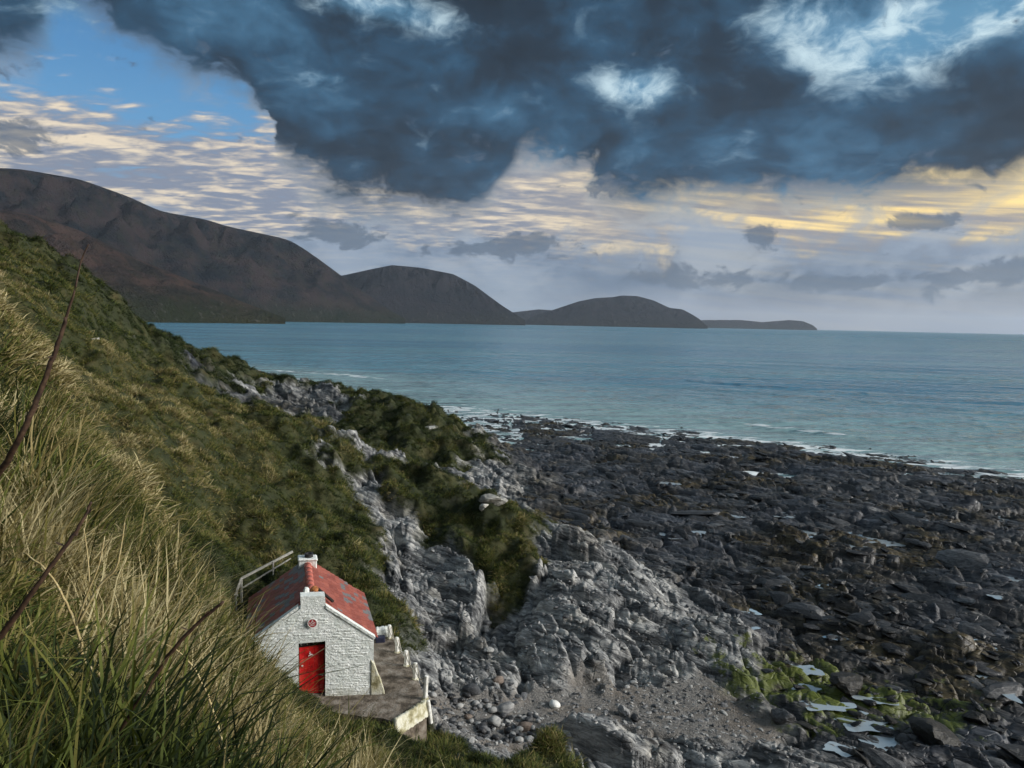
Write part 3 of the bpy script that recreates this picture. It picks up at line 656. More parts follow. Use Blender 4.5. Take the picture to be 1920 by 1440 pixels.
# roof
ev = Vector(hl(0, 1, 0)).normalized()
slm = bpy.data.meshes.new('slate'); bm = bmesh.new(); bmesh.ops.create_cube(bm, size=1.0); bmesh.ops.bevel(bm, geom=list(bm.edges), offset=.03, segments=1, affect='EDGES'); bm.to_mesh(slm); bm.free(); slm.materials.append(SLATE)
RZ = 3.27
sr = random.Random(9)
for side, eave_z in ((-1, 1.80), (1, 1.86)):
    e = Vector((side * 2.12, 0, eave_z - RZ)); L = e.length; e.normalize()
    n = ev.cross(e); n = n if n.z > 0 else -n; n.normalize(); d_ = n.cross(ev); d_ = d_ if d_.dot(e) > 0 else -d_; d_.normalize()
    bm = bmesh.new(); q = [Vector(hl(0, .36, RZ)), Vector(hl(0, HL + .12, RZ)), Vector(hl(0, HL + .12, RZ)) + e * L, Vector(hl(0, .36, RZ)) + e * L]
    lo = [bm.verts.new(p_ - n * .07) for p_ in q]; hi = [bm.verts.new(p_) for p_ in q]
    bm.faces.new(hi); bm.faces.new(lo[::-1])
    for i in range(4): bm.faces.new((lo[i], lo[(i + 1) % 4], hi[(i + 1) % 4], hi[i]))
    deck = bm_obj('roof_slope', bm, SLATE, hut)
    deck['label'] = 'worn dark maroon slope of the slate roof' if side < 0 else 'bright red slope of the slate roof'
    nrow = 13; ex = L * e.dot(d_) / nrow; k_ = e.dot(ev) / e.dot(d_)
    base = Vector(hl(0, .10, RZ)) if True else None
    for j in range(nrow):
        a = -sr.uniform(0, .3); s_ = (j + .55) * ex; a0 = s_ * k_ + (.10 if True else 0); a1 = HL + .1
        while a < a1 - .1:
            wd = sr.uniform(.30, .38); lo_a = max(a, 0.0); hi_a = min(a + wd, a1); a += wd
            if hi_a - lo_a < .08: continue
            # behind the stub chimney only from .45
            c0 = Vector(hl(0, 0, RZ)) + d_ * s_ + ev * ((lo_a + hi_a) / 2 / ev.y * 1.0 + s_ * k_ + .10)
            if abs(c0.x) < .62 and c0.y < .60: continue
            if c0.y < .18: continue
            o = bpy.data.objects.new('slate', slm); COL.objects.link(o); o.parent = deck
            til = .075 + sr.uniform(-.012, .02)
            dd = (d_ * math.cos(til) - n * math.sin(-til) * 1.0); dd = (d_ * math.cos(til) + n * math.sin(til)).normalized(); nn = (n * math.cos(til) - d_ * math.sin(til)).normalized()
            tw = sr.uniform(-.012, .012); aa = (ev + dd * tw).normalized(); dd = (dd - aa * dd.dot(aa)).normalized(); nn = aa.cross(dd); nn = nn if nn.dot(n) > 0 else -nn
            M = Matrix((((aa.x), dd.x, nn.x, 0), (aa.y, dd.y, nn.y, 0), (aa.z, dd.z, nn.z, 0), (0, 0, 0, 1)))
            o.matrix_local = Matrix.Translation(c0 + n * .016) @ M @ Matrix.Diagonal((hi_a - lo_a - .008, ex * 1.22, .024, 1))
            wv = (.45 if sr.random() < .25 else .1) if side < 0 else 0.0
            if side > 0 and j >= 7 and (lo_a + hi_a) / 2 > 1.5 and sr.random() < .5: wv = .55
            if side < 0 and j <= 3 and lo_a > 2.2: wv += .3
            o['worn'] = wv
rt = None
for k in range(8):
    v0, v1 = .40 + k * .47, .40 + (k + 1) * .47 + .03; bm = bmesh.new(); ring = []
    for v in (v0, v1):
        ring.append([bm.verts.new(hl(.14 * math.cos(a_), v, RZ - .055 + (.012 if v == v1 else 0) + .12 * math.sin(a_))) for a_ in np.linspace(-.3, math.pi + .3, 9)])
    for i in range(8): bm.faces.new((ring[0][i], ring[0][i + 1], ring[1][i + 1], ring[1][i]))
    bm.faces.new(ring[0][::-1]); bm.faces.new(ring[1])
    bm_obj('ridge_tile', bm, REDT, hut, True)
def skew(side, z0):
    prism('verge_edge', [(side * 2.02, z0 - .02), (side * 2.05, z0 + .05), (side * .44, 3.09), (side * .44, 2.985)], -.03, .20, WHITE, hut)
skew(1, 1.91); skew(-1, 1.86)
ch = prism('chimney', [(-.34, 2.6), (.34, 2.6), (.33, 3.40), (-.33, 3.40)], HL - .42, HL + .08, WHITE, hut, bevel=.03)
prism('chimney_cap', [(-.37, 3.39), (.37, 3.39), (.34, 3.46), (-.34, 3.46)], HL - .46, HL + .12, WHITE, ch, bevel=.02)
def lathe(name, prof, loc, mat, parent=None, seg=20, smooth=True, rot=None):
    bm = bmesh.new(); rings = []
    for r_, z in prof: rings.append([bm.verts.new((r_ * math.cos(i / seg * 2 * math.pi), r_ * math.sin(i / seg * 2 * math.pi), z)) for i in range(seg)])
    for a, b in zip(rings, rings[1:]):
        for i in range(seg): bm.faces.new((a[i], a[(i + 1) % seg], b[(i + 1) % seg], b[i]))
    bm.faces.new(rings[0][::-1]); bm.faces.new(rings[-1])
    o = bm_obj(name, bm, mat, parent, smooth); o.location = loc
    if rot: o.rotation_euler = rot
    return o
lathe('chimney_pot', [(.14, 0), (.16, .02), (.15, .10), (.17, .12), (.17, .15), (.10, .15), (.09, .06)], hl(.05, HL - .17, 3.45), BLACK, ch, smooth=False)
# door
door = prism('door', [(-.405, .03), (.405, .03), (.405, 1.69), (-.405, 1.60)], .16, .21, RED, hut, bevel=.006)
door['label'] = 'bright red plank door'
for k in range(5):
    u0 = -.395 + k * .158; zt = 1.60 + (u0 + .08 + .405) / .81 * .09 - .04
    prism('plank', [(u0, .05), (u0 + .146, .05), (u0 + .146, zt), (u0, zt)], .140, .163, RED, door, bevel=.006)
prism('door_rail', [(-.39, 1.25), (.39, 1.25), (.39, 1.26), (-.39, 1.26)], .139, .150, RED, door)
prism('transom', [(-.425, 1.60), (.425, 1.69), (.425, 1.875), (-.425, 1.83)], .24, .29, DARKW, hut)
for k in range(4):
    u0 = -.36 + k * .2
    prism('transom_bar', [(u0, 1.66 + k * .02), (u0 + .03, 1.66 + k * .02), (u0 + .03, 1.80 + k * .012), (u0, 1.80 + k * .012)], .21, .238, WOOD, hut)
prism('door_frame', [(-.428, -.02), (-.395, -.02), (-.395, 1.83), (-.428, 1.83)], .20, .26, DARKW, hut)
prism('door_frame', [(.395, -.02), (.428, -.02), (.428, 1.86), (.395, 1.86)], .20, .26, DARKW, hut)
prism('door_step', [(-.43, -.1), (.43, -.1), (.43, .025), (-.43, .025)], .05, .5, PATHM, hut)
prism('handle', [(-.34, .98), (-.28, .98), (-.28, 1.03), (-.34, 1.03)], .10, .146, WOOD, door, bevel=.008)
prism('letter_plate', [(.24, .66), (.37, .63), (.37, .66), (.24, .69)], .136, .146, WOOD, door)
bm = bmesh.new()                                      # white three-armed emblem
for k in range(3):
    a0 = math.pi / 2 + k * 2 * math.pi / 3 + .25
    path = [(0, 0), (.045, .012), (.075, -.014), (.098, .012)]
    wdt = [.020, .017, .013, .006]; vs = []
    for (x_, y_), w_ in zip(path, wdt):
        for sgn in (-1, 1):
            X_, Y_ = x_, y_ + sgn * w_
            vs.append(bm.verts.new(hl(-.045 + X_ * math.cos(a0) - Y_ * math.sin(a0), .140, 1.38 + X_ * math.sin(a0) + Y_ * math.cos(a0))))
    for i in range(3): bm.faces.new((vs[2 * i], vs[2 * i + 1], vs[2 * i + 3], vs[2 * i + 2]))
em = bm_obj('emblem', bm, SIGNW, door); sm_ = em.modifiers.new('s', 'SOLIDIFY'); sm_.thickness = .006

# round sign on the gable
sg = empty('round_sign', hut_world(.02, 0, 2.52), HUT_RZ); tag(sg, 'small round red sign with white lettering on the gable above the door', 'sign')
lathe('board', [(.13, -.010), (.134, .0), (.13, .010)], (0, -.06, 0), SIGNR, sg, 32, False, (R(90), 0, 0))
bm = bmesh.new(); N_ = 32; ri = [[bm.verts.new((r_ * math.cos(i / N_ * 2 * math.pi), y_, r_ * math.sin(i / N_ * 2 * math.pi))) for i in range(N_)] for r_, y_ in ((.134, -.050), (.156, -.050), (.156, -.076), (.134, -.076))]
for a in range(4):
    for i in range(N_): bm.faces.new((ri[a][i], ri[a][(i + 1) % N_], ri[(a + 1) % 4][(i + 1) % N_], ri[(a + 1) % 4][i]))
bm_obj('rim', bm, SIGNW, sg)
bm = bmesh.new()
def stroke(x0, z0, x1, z1, w_):
    a = Vector((x0, 0, z0)); b = Vector((x1, 0, z1)); d = (b - a).normalized(); p_ = Vector((-d.z, 0, d.x)) * w_ / 2
    q = [a - p_, b - p_, b + p_, a + p_]; f = [bm.verts.new((v.x, -.0725, v.z)) for v in q]; g_ = [bm.verts.new((v.x, -.0755, v.z)) for v in q]
    bm.faces.new(f); bm.faces.new(g_[::-1])
    for i in range(4): bm.faces.new((f[i], g_[i], g_[(i + 1) % 4], f[(i + 1) % 4]))
stroke(-.028, .052, 0, .108, .013); stroke(.028, .052, 0, .108, .013); stroke(-.02, .066, .02, .066, .012)
for x_ in (-.088, -.032, .018, .062):
    if x_ == -.088: stroke(x_, -.03, x_, .036, .016)
    elif x_ == -.032: stroke(x_ - .018, -.03, x_ - .018, .03, .013); stroke(x_ - .018, -.028, x_ + .014, -.028, .013); stroke(x_ - .018, .028, x_ + .014, .028, .013)
    elif x_ == .018: stroke(x_ - .018, -.03, x_, .034, .013); stroke(x_ + .018, -.03, x_, .034, .013); stroke(x_ - .01, -.008, x_ + .01, -.008, .011)
    else: stroke(x_ + .014, -.03, x_ + .014, .034, .014); stroke(x_ - .006, .03, x_ + .034, .03, .013)
for k in range(5): stroke(-.062 + k * .027, -.066, -.044 + k * .027, -.066, .022)
bm_obj('lettering', bm, SIGNW, sg)

# things on the roof
def rough_ball(name, r_, mat, seed, squash=.9):
    bm = bmesh.new(); bmesh.ops.create_icosphere(bm, subdivisions=3, radius=r_); rr_ = np.random.default_rng(seed); ph = rr_.uniform(0, 6, 6)
    for v in bm.verts:
        c_ = v.co / r_; v.co *= 1 + .05 * math.sin(4 * c_.x + ph[0]) * math.sin(5 * c_.y + ph[1]) + .03 * math.sin(9 * c_.z + ph[2]); v.co.z *= squash
    return bm_obj(name, bm, mat, None, True)
by = rough_ball('float', .135, RUST, 3); by.location = hut_world(.10, .56, 3.43); tag(by, 'rusty orange fishing float perched behind the front stub chimney', 'float')
ms = lathe('mortar_block', [(.10, 0), (.12, .05), (.10, .20), (.06, .26)], hut_world(-.16, .52, 3.26), WHITE, None, 7, False)
ms.name = 'white_stone'; tag(ms, 'white painted stone beside the orange float on the roof ridge', 'stone')
def beam(name, a, b, wdt, hgt, mat, parent=None):
    a, b = Vector(a), Vector(b); d = (b - a); L = d.length; d.normalize(); s_ = d.cross(Vector((0, 0, 1))).normalized(); u_ = s_.cross(d)
    bm = bmesh.new(); vs = []
    for p_ in (a, b):
        for (i, j) in ((-1, -1), (1, -1), (1, 1), (-1, 1)): vs.append(bm.verts.new(p_ + s_ * i * wdt / 2 + u_ * j * hgt / 2))
    for f in ((3, 2, 1, 0), (4, 5, 6, 7), (0, 1, 5, 4), (1, 2, 6, 5), (2, 3, 7, 6), (3, 0, 4, 7)): bm.faces.new([vs[i] for i in f])
    return bm_obj(name, bm, mat, parent, False, min(wdt, hgt) * .12)
bmx = beam('wooden_beam', hut_world(.22, 1.12, 3.27), hut_world(.72, .62, 2.97), .09, .07, DARKW); tag(bmx, 'short dark wooden beam lying on the red roof slope', 'beam')

# ------------------------------------------------------------------ path round the hut, low wall, rope fence, handrail
bm = bmesh.new(); pts_ = []
for i in range(len(TERR)):
    a, b = np.array(TERR[i]), np.array(TERR[(i + 1) % len(TERR)])
    for k in range(5):
        q = a + (b - a) * k / 5; q = q + rng.uniform(-.035, .035, 2); pts_.append(q)
top = [bm.verts.new((q[0], q[1], FLOOR + rng.uniform(-.012, .012) - .01)) for q in pts_]; bot = [bm.verts.new((q[0] + rng.uniform(-.1, .1), q[1] + rng.uniform(-.1, .1), FLOOR - 1.6)) for q in pts_]
bm.faces.new(top); bm.faces.new(bot[::-1])
for i in range(len(top)): bm.faces.new((top[i], bot[i], bot[(i + 1) % len(top)], top[(i + 1) % len(top)]))
tag(bm_obj('path', bm, PATHM), kind='structure')
def wall_run(name, pts, h0, h1, th, mat, seed, label, cat):
    r_ = np.random.default_rng(seed); bm = bmesh.new(); rows = []
    pts = [np.array(p_, float) for p_ in pts]; N_ = 14
    fine_p = []
    for a, b in zip(pts, pts[1:]): fine_p += [a + (b - a) * k / N_ for k in range(N_)]
    fine_p.append(pts[-1]); d = pts[-1] - pts[0]; nrm = np.array([-d[1], d[0]]); nrm = nrm / np.linalg.norm(nrm[:2])
    for i, p_ in enumerate(fine_p):
        prof = [(-th / 2 - .05, -h0), (-th / 2, -h0 * .4), (-th / 2 + .02, h1 * .7), (-th / 4, h1), (th / 4, h1), (th / 2 - .02, h1 * .7), (th / 2, -h0 * .4), (th / 2 + .05, -h0)]
        rows.append([bm.verts.new((p_[0] + nrm[0] * (o_ + r_.uniform(-.02, .02)), p_[1] + nrm[1] * (o_ + r_.uniform(-.02, .02)), p_[2] + z_ + r_.uniform(-.025, .025))) for o_, z_ in prof])
    for a, b in zip(rows, rows[1:]):
        for i in range(7): bm.faces.new((a[i], a[i + 1], b[i + 1], b[i]))
    bm.faces.new(rows[0]); bm.faces.new(rows[-1][::-1])
    o = bm_obj(name, bm, mat, None, True); tag(o, label, cat); return o
wall_run('low_wall', [Pz(740, 1352, FLOOR), Pz(770, 1334, FLOOR), Pz(797, 1315, FLOOR)], .45, .06, .18, YWALL, 3, 'low lichened white wall closing the front end of the path', 'wall')
wall_run('end_wall', [Pz(705, 1192, FLOOR + .05), Pz(728, 1189, FLOOR + .05)], .9, .32, .25, WHITE, 4, 'short white wall across the path behind the hut', 'wall')
nb = beam('blue_box', Pz(704, 1203, FLOOR), Pz(722, 1202, FLOOR), .25, .42, NAVY); tag(nb, 'dark blue box against the short white wall behind the hut', 'box')
def tube_mesh(pts, radii, seg=8):
    bm = bmesh.new(); pts = [Vector(p_) for p_ in pts]; rings = []
    for i, p_ in enumerate(pts):
        d = (pts[min(i + 1, len(pts) - 1)] - pts[max(i - 1, 0)]).normalized(); s_ = d.cross(Vector((0.13, .2, 1))).normalized(); u_ = s_.cross(d)
        r_ = radii[i] if hasattr(radii, '__len__') else radii
        rings.append([bm.verts.new(p_ + (s_ * math.cos(k / seg * 2 * math.pi) + u_ * math.sin(k / seg * 2 * math.pi)) * r_) for k in range(seg)])
    for a, b in zip(rings, rings[1:]):
        for i in range(seg): bm.faces.new((a[i], a[(i + 1) % seg], b[(i + 1) % seg], b[i]))
    bm.faces.new(rings[0][::-1]); bm.faces.new(rings[-1]); return bm
PB = [(731, 1196, 1170), (745, 1223, 1193), (762, 1248, 1217), (778.5, 1273, 1241), (797, 1310, 1264)]
fz = [Vector(Pz(a, b, FLOOR)) for a, b, c_ in PB]; fh = [(b - c_) * f_.y / FPX for (a, b, c_), f_ in zip(PB, fz)]
fence = empty('rope_fence', tuple(fz[2])); tag(fence, 'rope fence of short white posts along the outer edge of the path', 'fence')
tops = []
for f_, h_ in zip(fz, fh):
    o = lathe('post', [(.075, -.4), (.08, 0), (.075, h_ * .5), (.07, h_ - .02), (.05, h_)], tuple(f_ - fz[2]), POSTW, fence, 9, False); o.rotation_euler = (sr.uniform(-.05, .05), sr.uniform(-.06, .06), 0)
    lathe('footing', [(.13, -.3), (.12, .02), (.07, .05)], tuple(f_ - fz[2]), YWALL, fence, 8, False)
    tops.append(f_ + Vector((0, 0, h_ * .93)))
for a, b in zip(tops, tops[1:]):
    for sag, off in ((.42, .05), (.30, -.05)):
        pts_ = []
        for k in range(13):
            s_ = k / 12; q = a.lerp(b, s_); q = q + Vector((off, off * .3, -sag * 4 * s_ * (1 - s_) * (1 if off > 0 else .8))); pts_.append(q - fz[2])
        bm_obj('rope', tube_mesh(pts_, .020, 6), ROPE, fence, True)
# white post and stake bundle on the end of the low wall
e0 = Vector(Pz(803, 1316, FLOOR)); o = lathe('leaning_post', [(.07, -.75), (.07, -.2), (.06, .04), (.035, .06)], tuple(e0), POSTW, None, 9, False, (R(4), R(-7), 0)); tag(o, 'stout white post leaning against the end of the low wall', 'post')
# handrail behind the roof
hr_pts = [P(549, 1034, 29.3), P(500, 1060, 28.9), P(452, 1085, 28.5), P(441, 1116, 28.4)]
hr = empty('handrail', hr_pts[2]); tag(hr, 'pale wooden handrail on the bank behind the hut roof', 'handrail'); o0 = Vector(hr_pts[2])
bm_ = lambda a, b, w_, h_, nm: beam(nm, Vector(a) - o0, Vector(b) - o0, w_, h_, WOOD, hr)
bm_(hr_pts[0], hr_pts[2], .07, .09, 'rail'); bm_(hr_pts[2], hr_pts[3], .07, .09, 'rail'); bm_(P(545, 1047, 29.2), P(455, 1102, 28.4), .045, .05, 'lower_rail')
bm_(P(512, 1053, 28.95), P(512, 1078, 28.95), .05, .05, 'baluster'); bm_(P(441, 1114, 28.4), P(442, 1150, 28.4), .09, .09, 'rail_post'); bm_(P(452, 1084, 28.5), P(453, 1130, 28.5), .08, .08, 'rail_post')
br_ = empty('low_rail', P(405, 1117, 28.2)); tag(br_, 'low grey wooden rail on the grassy bank left of the handrail', 'rail'); o0 = Vector(P(405, 1117, 28.2))
beam('rail', Vector(P(402, 1118, 28.2)) - o0, Vector(P(446, 1116, 28.3)) - o0, .08, .07, WOOD, br_); beam('rail_post', Vector(P(424, 1118, 28.3)) - o0, Vector(P(424, 1150, 28.3)) - o0, .08, .08, WOOD, br_)

# ------------------------------------------------------------------ rocks
def rock_mesh(seed, sub=3, planes=13, flat=(1, 1, .6), noise_a=.05, smooth=0.0):
    r_ = np.random.default_rng(seed); bm = bmesh.new(); bmesh.ops.create_icosphere(bm, subdivisions=sub, radius=1)
    N_ = r_.normal(size=(planes, 3)); N_ /= np.linalg.norm(N_, axis=1)[:, None]; Hh = r_.uniform(.62, .95, planes)
    for v in bm.verts:
        d = np.array(v.co); c_ = N_ @ d; rad = np.min(np.where(c_ > .05, Hh / np.maximum(c_, .05), 9)); rad = min(rad, 1.15)
        rad = rad * (1 - smooth) + smooth * .85
        rad *= 1 + noise_a * math.sin(d[0] * 7 + seed) * math.sin(d[1] * 8 + 2) + noise_a * .6 * math.sin(d[2] * 15 + d[0] * 11)
        v.co = Vector(d * rad * np.array(flat))
    me = bpy.data.meshes.new('rock'); bm.to_mesh(me); bm.free()
    if smooth > .3:
        for p_ in me.polygons: p_.use_smooth = True
    return me
def rock_material(name, stops, objrand=.5, rough=.8, weed=0.0, pale=0.0):
    m, t = material(name); tc = t.new('ShaderNodeTexCoord').outputs['Object']; pos = t.new('ShaderNodeNewGeometry').outputs['Position']; oi = t.new('ShaderNodeObjectInfo').outputs['Random']
    n = t.noise(t.mapping(pos, scale=(1, 1, 3)), 3.2, 7, .65); n2 = t.noise(pos, 14, 5, .6)
    col = t.ramp(t.add(t.add(t.mul(n, .7), .15), t.mul(t.sub(oi, .5), objrand * .4)), stops)
    col = t.mix(t.mul(t.step(n2, .56, .72), .35), col, (.3, .3, .28)) if not weed else t.mix(t.mul(t.step(n2, .45, .6), weed), col, (.025, .02, .008))
    t.put(t.b.inputs['Base Color'], col); t.b.inputs['Roughness'].default_value = rough; t.b.inputs['Specular IOR Level'].default_value = .35
    t.put(t.b.inputs['Normal'], t.bump(t.add(n, t.mul(n2, .3)), .06, 1.0)); return m
RK_DARK = rock_material('wet_dark_rock', [(.25, (.005, .005, .006)), (.5, (.016, .016, .017)), (.65, (.045, .045, .047)), (.8, (.13, .13, .13))], 1.1, .35)
RK_BLACK = rock_material('weedy_black_rock', [(.3, (.006, .006, .006)), (.6, (.016, .015, .014)), (.8, (.03, .03, .03))], .4, .55, .5)
RK_GREY = rock_material('grey_rock', [(.3, (.05, .052, .055)), (.5, (.14, .14, .143)), (.68, (.32, .315, .30))], 1.2)
RK_PALE = rock_material('pale_lichen_rock', [(.3, (.15, .145, .13)), (.5, (.32, .31, .28)), (.7, (.50, .49, .45))], .5)
RK_WHITE = rock_material('white_quartz', [(.3, (.55, .54, .50)), (.7, (.78, .77, .74))], .2)
RK_ORANGE = rock_material('ochre_stone', [(.3, (.08, .058, .045)), (.5, (.13, .098, .078)), (.7, (.21, .17, .14))], .5)
def put_rock(name, me, mat, px, py, zg, size, label, cat, group=None, sq=(1, 1, 1), sink=.25, rz=None, rot=0.0):
    x, y, _ = Pz(px, py, zg); zl = float(land_z([x], [y])[0][0])
    m2 = me.copy(); m2.materials.clear(); m2.materials.append(mat)
    o = bpy.data.objects.new(name, m2); COL.objects.link(o); s_ = (size * sq[0], size * sq[1], size * sq[2])
    o.scale = s_; o.rotation_euler = (sr.uniform(-.25, .25) + rot, sr.uniform(-.2, .2), sr.uniform(0, 6.28) if rz is None else rz)
    o.location = (x, y, zl + s_[2] * .6 * (1 - 2 * sink)); tag(o, label, cat, group); return o
RM = [rock_mesh(300 + i, 3, 12 + i % 4, (1, .8, .62), .04) for i in range(6)]
RC = [rock_mesh(400 + i, 3, 10, (1, .78, .6), .03, .55) for i in range(5)]
def px_size(px, zg, y_): return zg
# named ones on the beach
for (px, py, zg, pxw, me, mat, lab) in [
    (1040, 1324, 1.5, 24, RC[0], RK_WHITE, 'single white boulder on the pebble beach below the grey rock'),
    (885, 1320, 1.8, 36, RC[1], RK_GREY, 'large rounded grey boulder under the rock face by the rope fence'),
    (935, 1283, 2.0, 26, RC[2], RK_ORANGE, 'ochre rounded stone wedged under the grey rock face'),
    (962, 1280, 2.0, 24, RC[3], RK_GREY, 'rounded grey stone beside the wedged ochre stone'),
    (877, 1353, 1.9, 17, RC[2], RK_ORANGE, 'rust coloured stone standing upright in the cobbles'),
    (985, 1368, 1.7, 34, RC[4], RK_ORANGE, 'brown pink boulder at the edge of the cobbles'),
    (952, 1378, 1.7, 20, RC[1], RK_ORANGE, 'small tan stone touching the brown pink boulder'),
    (928, 1360, 1.8, 30, RC[0], RK_GREY, 'smooth pale grey oval stone among the cobbles'),
    (905, 1372, 1.8, 26, RC[4], RK_DARK, 'dark stone with a pale side among the cobbles'),
    (948, 1340, 1.7, 38, RC[3], RK_GREY, 'broad flat blue grey stone at the top of the cobbles'),
    (1168, 1342, 1.3, 26, RM[1], RK_GREY, 'flat grey slab lying on the gravel'),
    (1190, 1358, 1.25, 24, RC[2], RK_DARK, 'dark rounded stone beside the flat grey slab on the gravel'),
    (1720, 1318, .95, 56, RM[0], RK_BLACK, 'tall black weed covered boulder standing behind the tide pools'),
    (1748, 1402, .95, 84, RM[2], RK_BLACK, 'broad black slanting boulder beside the largest tide pool'),
    (1585, 1312, .95, 70, RM[3], RK_BLACK, 'long dark flat boulder among bright green weed'),
    (1640, 1345, .95, 46, RM[4], RK_BLACK, 'black jagged rock between two tide pools'),
    (1667, 1412, .9, 24, RC[1], RK_DARK, 'round dark stone standing in the largest tide pool'),
    (1692, 1404, .9, 34, RC[0], RK_DARK, 'oval dark stone lying in the largest tide pool'),
    (1700, 1392, .9, 16, RC[3], RK_DARK, 'small dark stone behind the oval stone in the largest tide pool'),
    (1830, 1362, .95, 40, RM[5], RK_BLACK, 'pointed black rock near the grey shingle patch'),
    (1470, 1360, 1.0, 44, RM[1], RK_DARK, 'dark low rock at the edge of the brown gravel'),
    (1860, 1335, .95, 34, RM[3], RK_BLACK, 'squat black rock beside the narrow pool')]:
    y_ = Pz(px, py, zg)[1]
    put_rock('boulder', me, mat, px, py, zg, pxw * y_ / FPX / 2 * 1.1, lab, 'boulder', sink=.2)
# cobbles below the low wall
k = 0
while k < 90:
    px, py = sr.uniform(800, 1010), sr.uniform(1318, 1398)
    if py > 1400 - (1010 - px) * .02 or px < 805 + (1345 - py) * .3: continue
    dk_ = sr.random() > .6; put_rock('cobble', sr.choice(RC), RK_DARK if dk_ else RK_GREY, px, py, 1.9, sr.uniform(.07, .21), 'dark rounded cobble on the pebble bank below the low wall' if dk_ else 'rounded grey cobble on the pebble bank below the low wall', 'cobble', 'dark cobbles below the low wall' if dk_ else 'grey cobbles below the low wall', sink=.1); k += 1
# gravel beach stones
for k in range(45):
    px, py = sr.uniform(1020, 1440), sr.uniform(1290, 1420)
    if py < 1290 + (px - 1100) * .0: continue
    put_rock('beach_stone', sr.choice(RC), RK_GREY, px, py, 1.3, sr.uniform(.04, .11), 'small grey stone lying on the brown gravel beach', 'stone', 'small stones on the gravel beach', sink=.15)
# dark boulders of the foreshore
for k in range(150):
    px = sr.uniform(1260, 1915); py = sr.uniform(900, 1435) if sr.random() < .4 else sr.uniform(1080, 1435)
    if px < 1480 and py > 1180: px += 320
    y_ = Pz(px, py, .9)[1]
    dk_ = sr.random() < .5
    put_rock('shore_rock', sr.choice(RM), RK_DARK if dk_ else RK_BLACK, px, py, .95, sr.uniform(.10, .28) * (1 + y_ / 120), 'dark grey angular boulder lying loose on the wet foreshore' if dk_ else 'black weed stained boulder lying loose on the wet foreshore', 'boulder', 'dark grey boulders on the foreshore' if dk_ else 'black boulders on the foreshore', rz=STRIKE + sr.uniform(-.5, .5), sq=(1.5, .9, .8))
# pale rocks in the turf
for (px, py, Y, s_, lab) in [(176, 668, 52, .75, 'pale lichened rock standing alone in the grass slope'), (918, 965, 47.2, .62, 'pale white rock at the edge of the grass cap'), (935, 950, 47.4, .45, 'smaller pale rock beside the white rock of the grass cap'),
                             (905, 982, 46.8, .40, 'lowest pale rock under the white rock of the grass cap'), (815, 800, 84, 1.2, 'pale outcrop high on the dark green knoll'), (800, 815, 82, .8, 'low pale outcrop just beneath the outcrop on the knoll')]:
    x, y, z = P(px, py, Y); zl = float(land_z([x], [y])[0][0]); m2 = sr.choice(RM).copy(); m2.materials.append(RK_PALE); o = bpy.data.objects.new('rock_outcrop', m2); COL.objects.link(o)
    o.location = (x, y, zl + s_ * .1); o.scale = (s_ * 1.2, s_, s_); o.rotation_euler = (sr.uniform(-.3, .3), sr.uniform(-.3, .3), sr.uniform(0, 6)); tag(o, lab, 'rock')

# ------------------------------------------------------------------ tide pools
def pool_mat():
    m, t = material('pool_water'); pos = t.new('ShaderNodeNewGeometry').outputs['Position']
    t.b.inputs['Base Color'].default_value = (.50, .58, .62, 1); t.b.inputs['Metallic'].default_value = .5; t.b.inputs['Roughness'].default_value = .05; t.b.inputs['IOR'].default_value = 1.33; t.b.inputs['Specular IOR Level'].default_value = .8
    t.put(t.b.inputs['Normal'], t.bump(t.noise(pos, 5, 3), .006, .6)); return m
POOL = pool_mat()
for i, (px, py, wpx, hpx, q_) in enumerate([(1500, 1268, 70, 26, 55), (1403, 1156, 36, 16, 60), (1620, 1372, 120, 34, 45), (1690, 1412, 130, 40, 50), (1760, 1385, 70, 22, 45), (1550, 1348, 90, 26, 40), (1820, 1218, 36, 18, 55), (1868, 1275, 44, 50, 50), (1640, 1330, 70, 26, 40), (1510, 1308, 60, 20, 40),
                                           (1700, 1090, 110, 26, 40), (1790, 1100, 60, 20, 40), (1280, 1010, 90, 16, 35), (1480, 995, 110, 14, 35), (1650, 1012, 90, 16, 40), (1880, 960, 60, 12, 40), (1250, 905, 60, 8, 40), (1330, 845, 90, 8, 40), (1600, 935, 70, 9, 40), (1580, 1420, 70, 26, 45)] + [(random.Random(40 + q).uniform(1330, 1910), random.Random(80 + q).uniform(930, 1300), random.Random(q).uniform(24, 80), random.Random(q + 5).uniform(8, 18), 36) for q in range(16)]):
    x, y, _ = Pz(px, py, .9); rx = wpx * y / FPX / 2; ry = hpx * y * y / (16 * FPX) / 2; r_ = np.random.default_rng(i + 70)
    a = np.linspace(0, 2 * np.pi, 40, endpoint=False); rad = 1 + .22 * np.sin(2 * a + r_.uniform(0, 6)) + .15 * np.sin(5 * a + r_.uniform(0, 6)) + .08 * np.sin(9 * a + r_.uniform(0, 6))
    xs = x + rx * rad * np.cos(a); ys = y + ry * rad * np.sin(a)
    sx = x + rx * np.sqrt(r_.random(200)) * np.cos(r_.uniform(0, 6.28, 200)); sy = y + ry * np.sqrt(r_.random(200)) * np.sin(r_.uniform(0, 6.28, 200))
    lv = float(np.percentile(land_z(sx, sy)[0], q_ + 12))
    o = mesh_np('tide_pool', np.stack([xs, ys, np.full(40, lv)], 1), [list(range(40))], POOL); tag(o, kind='structure')

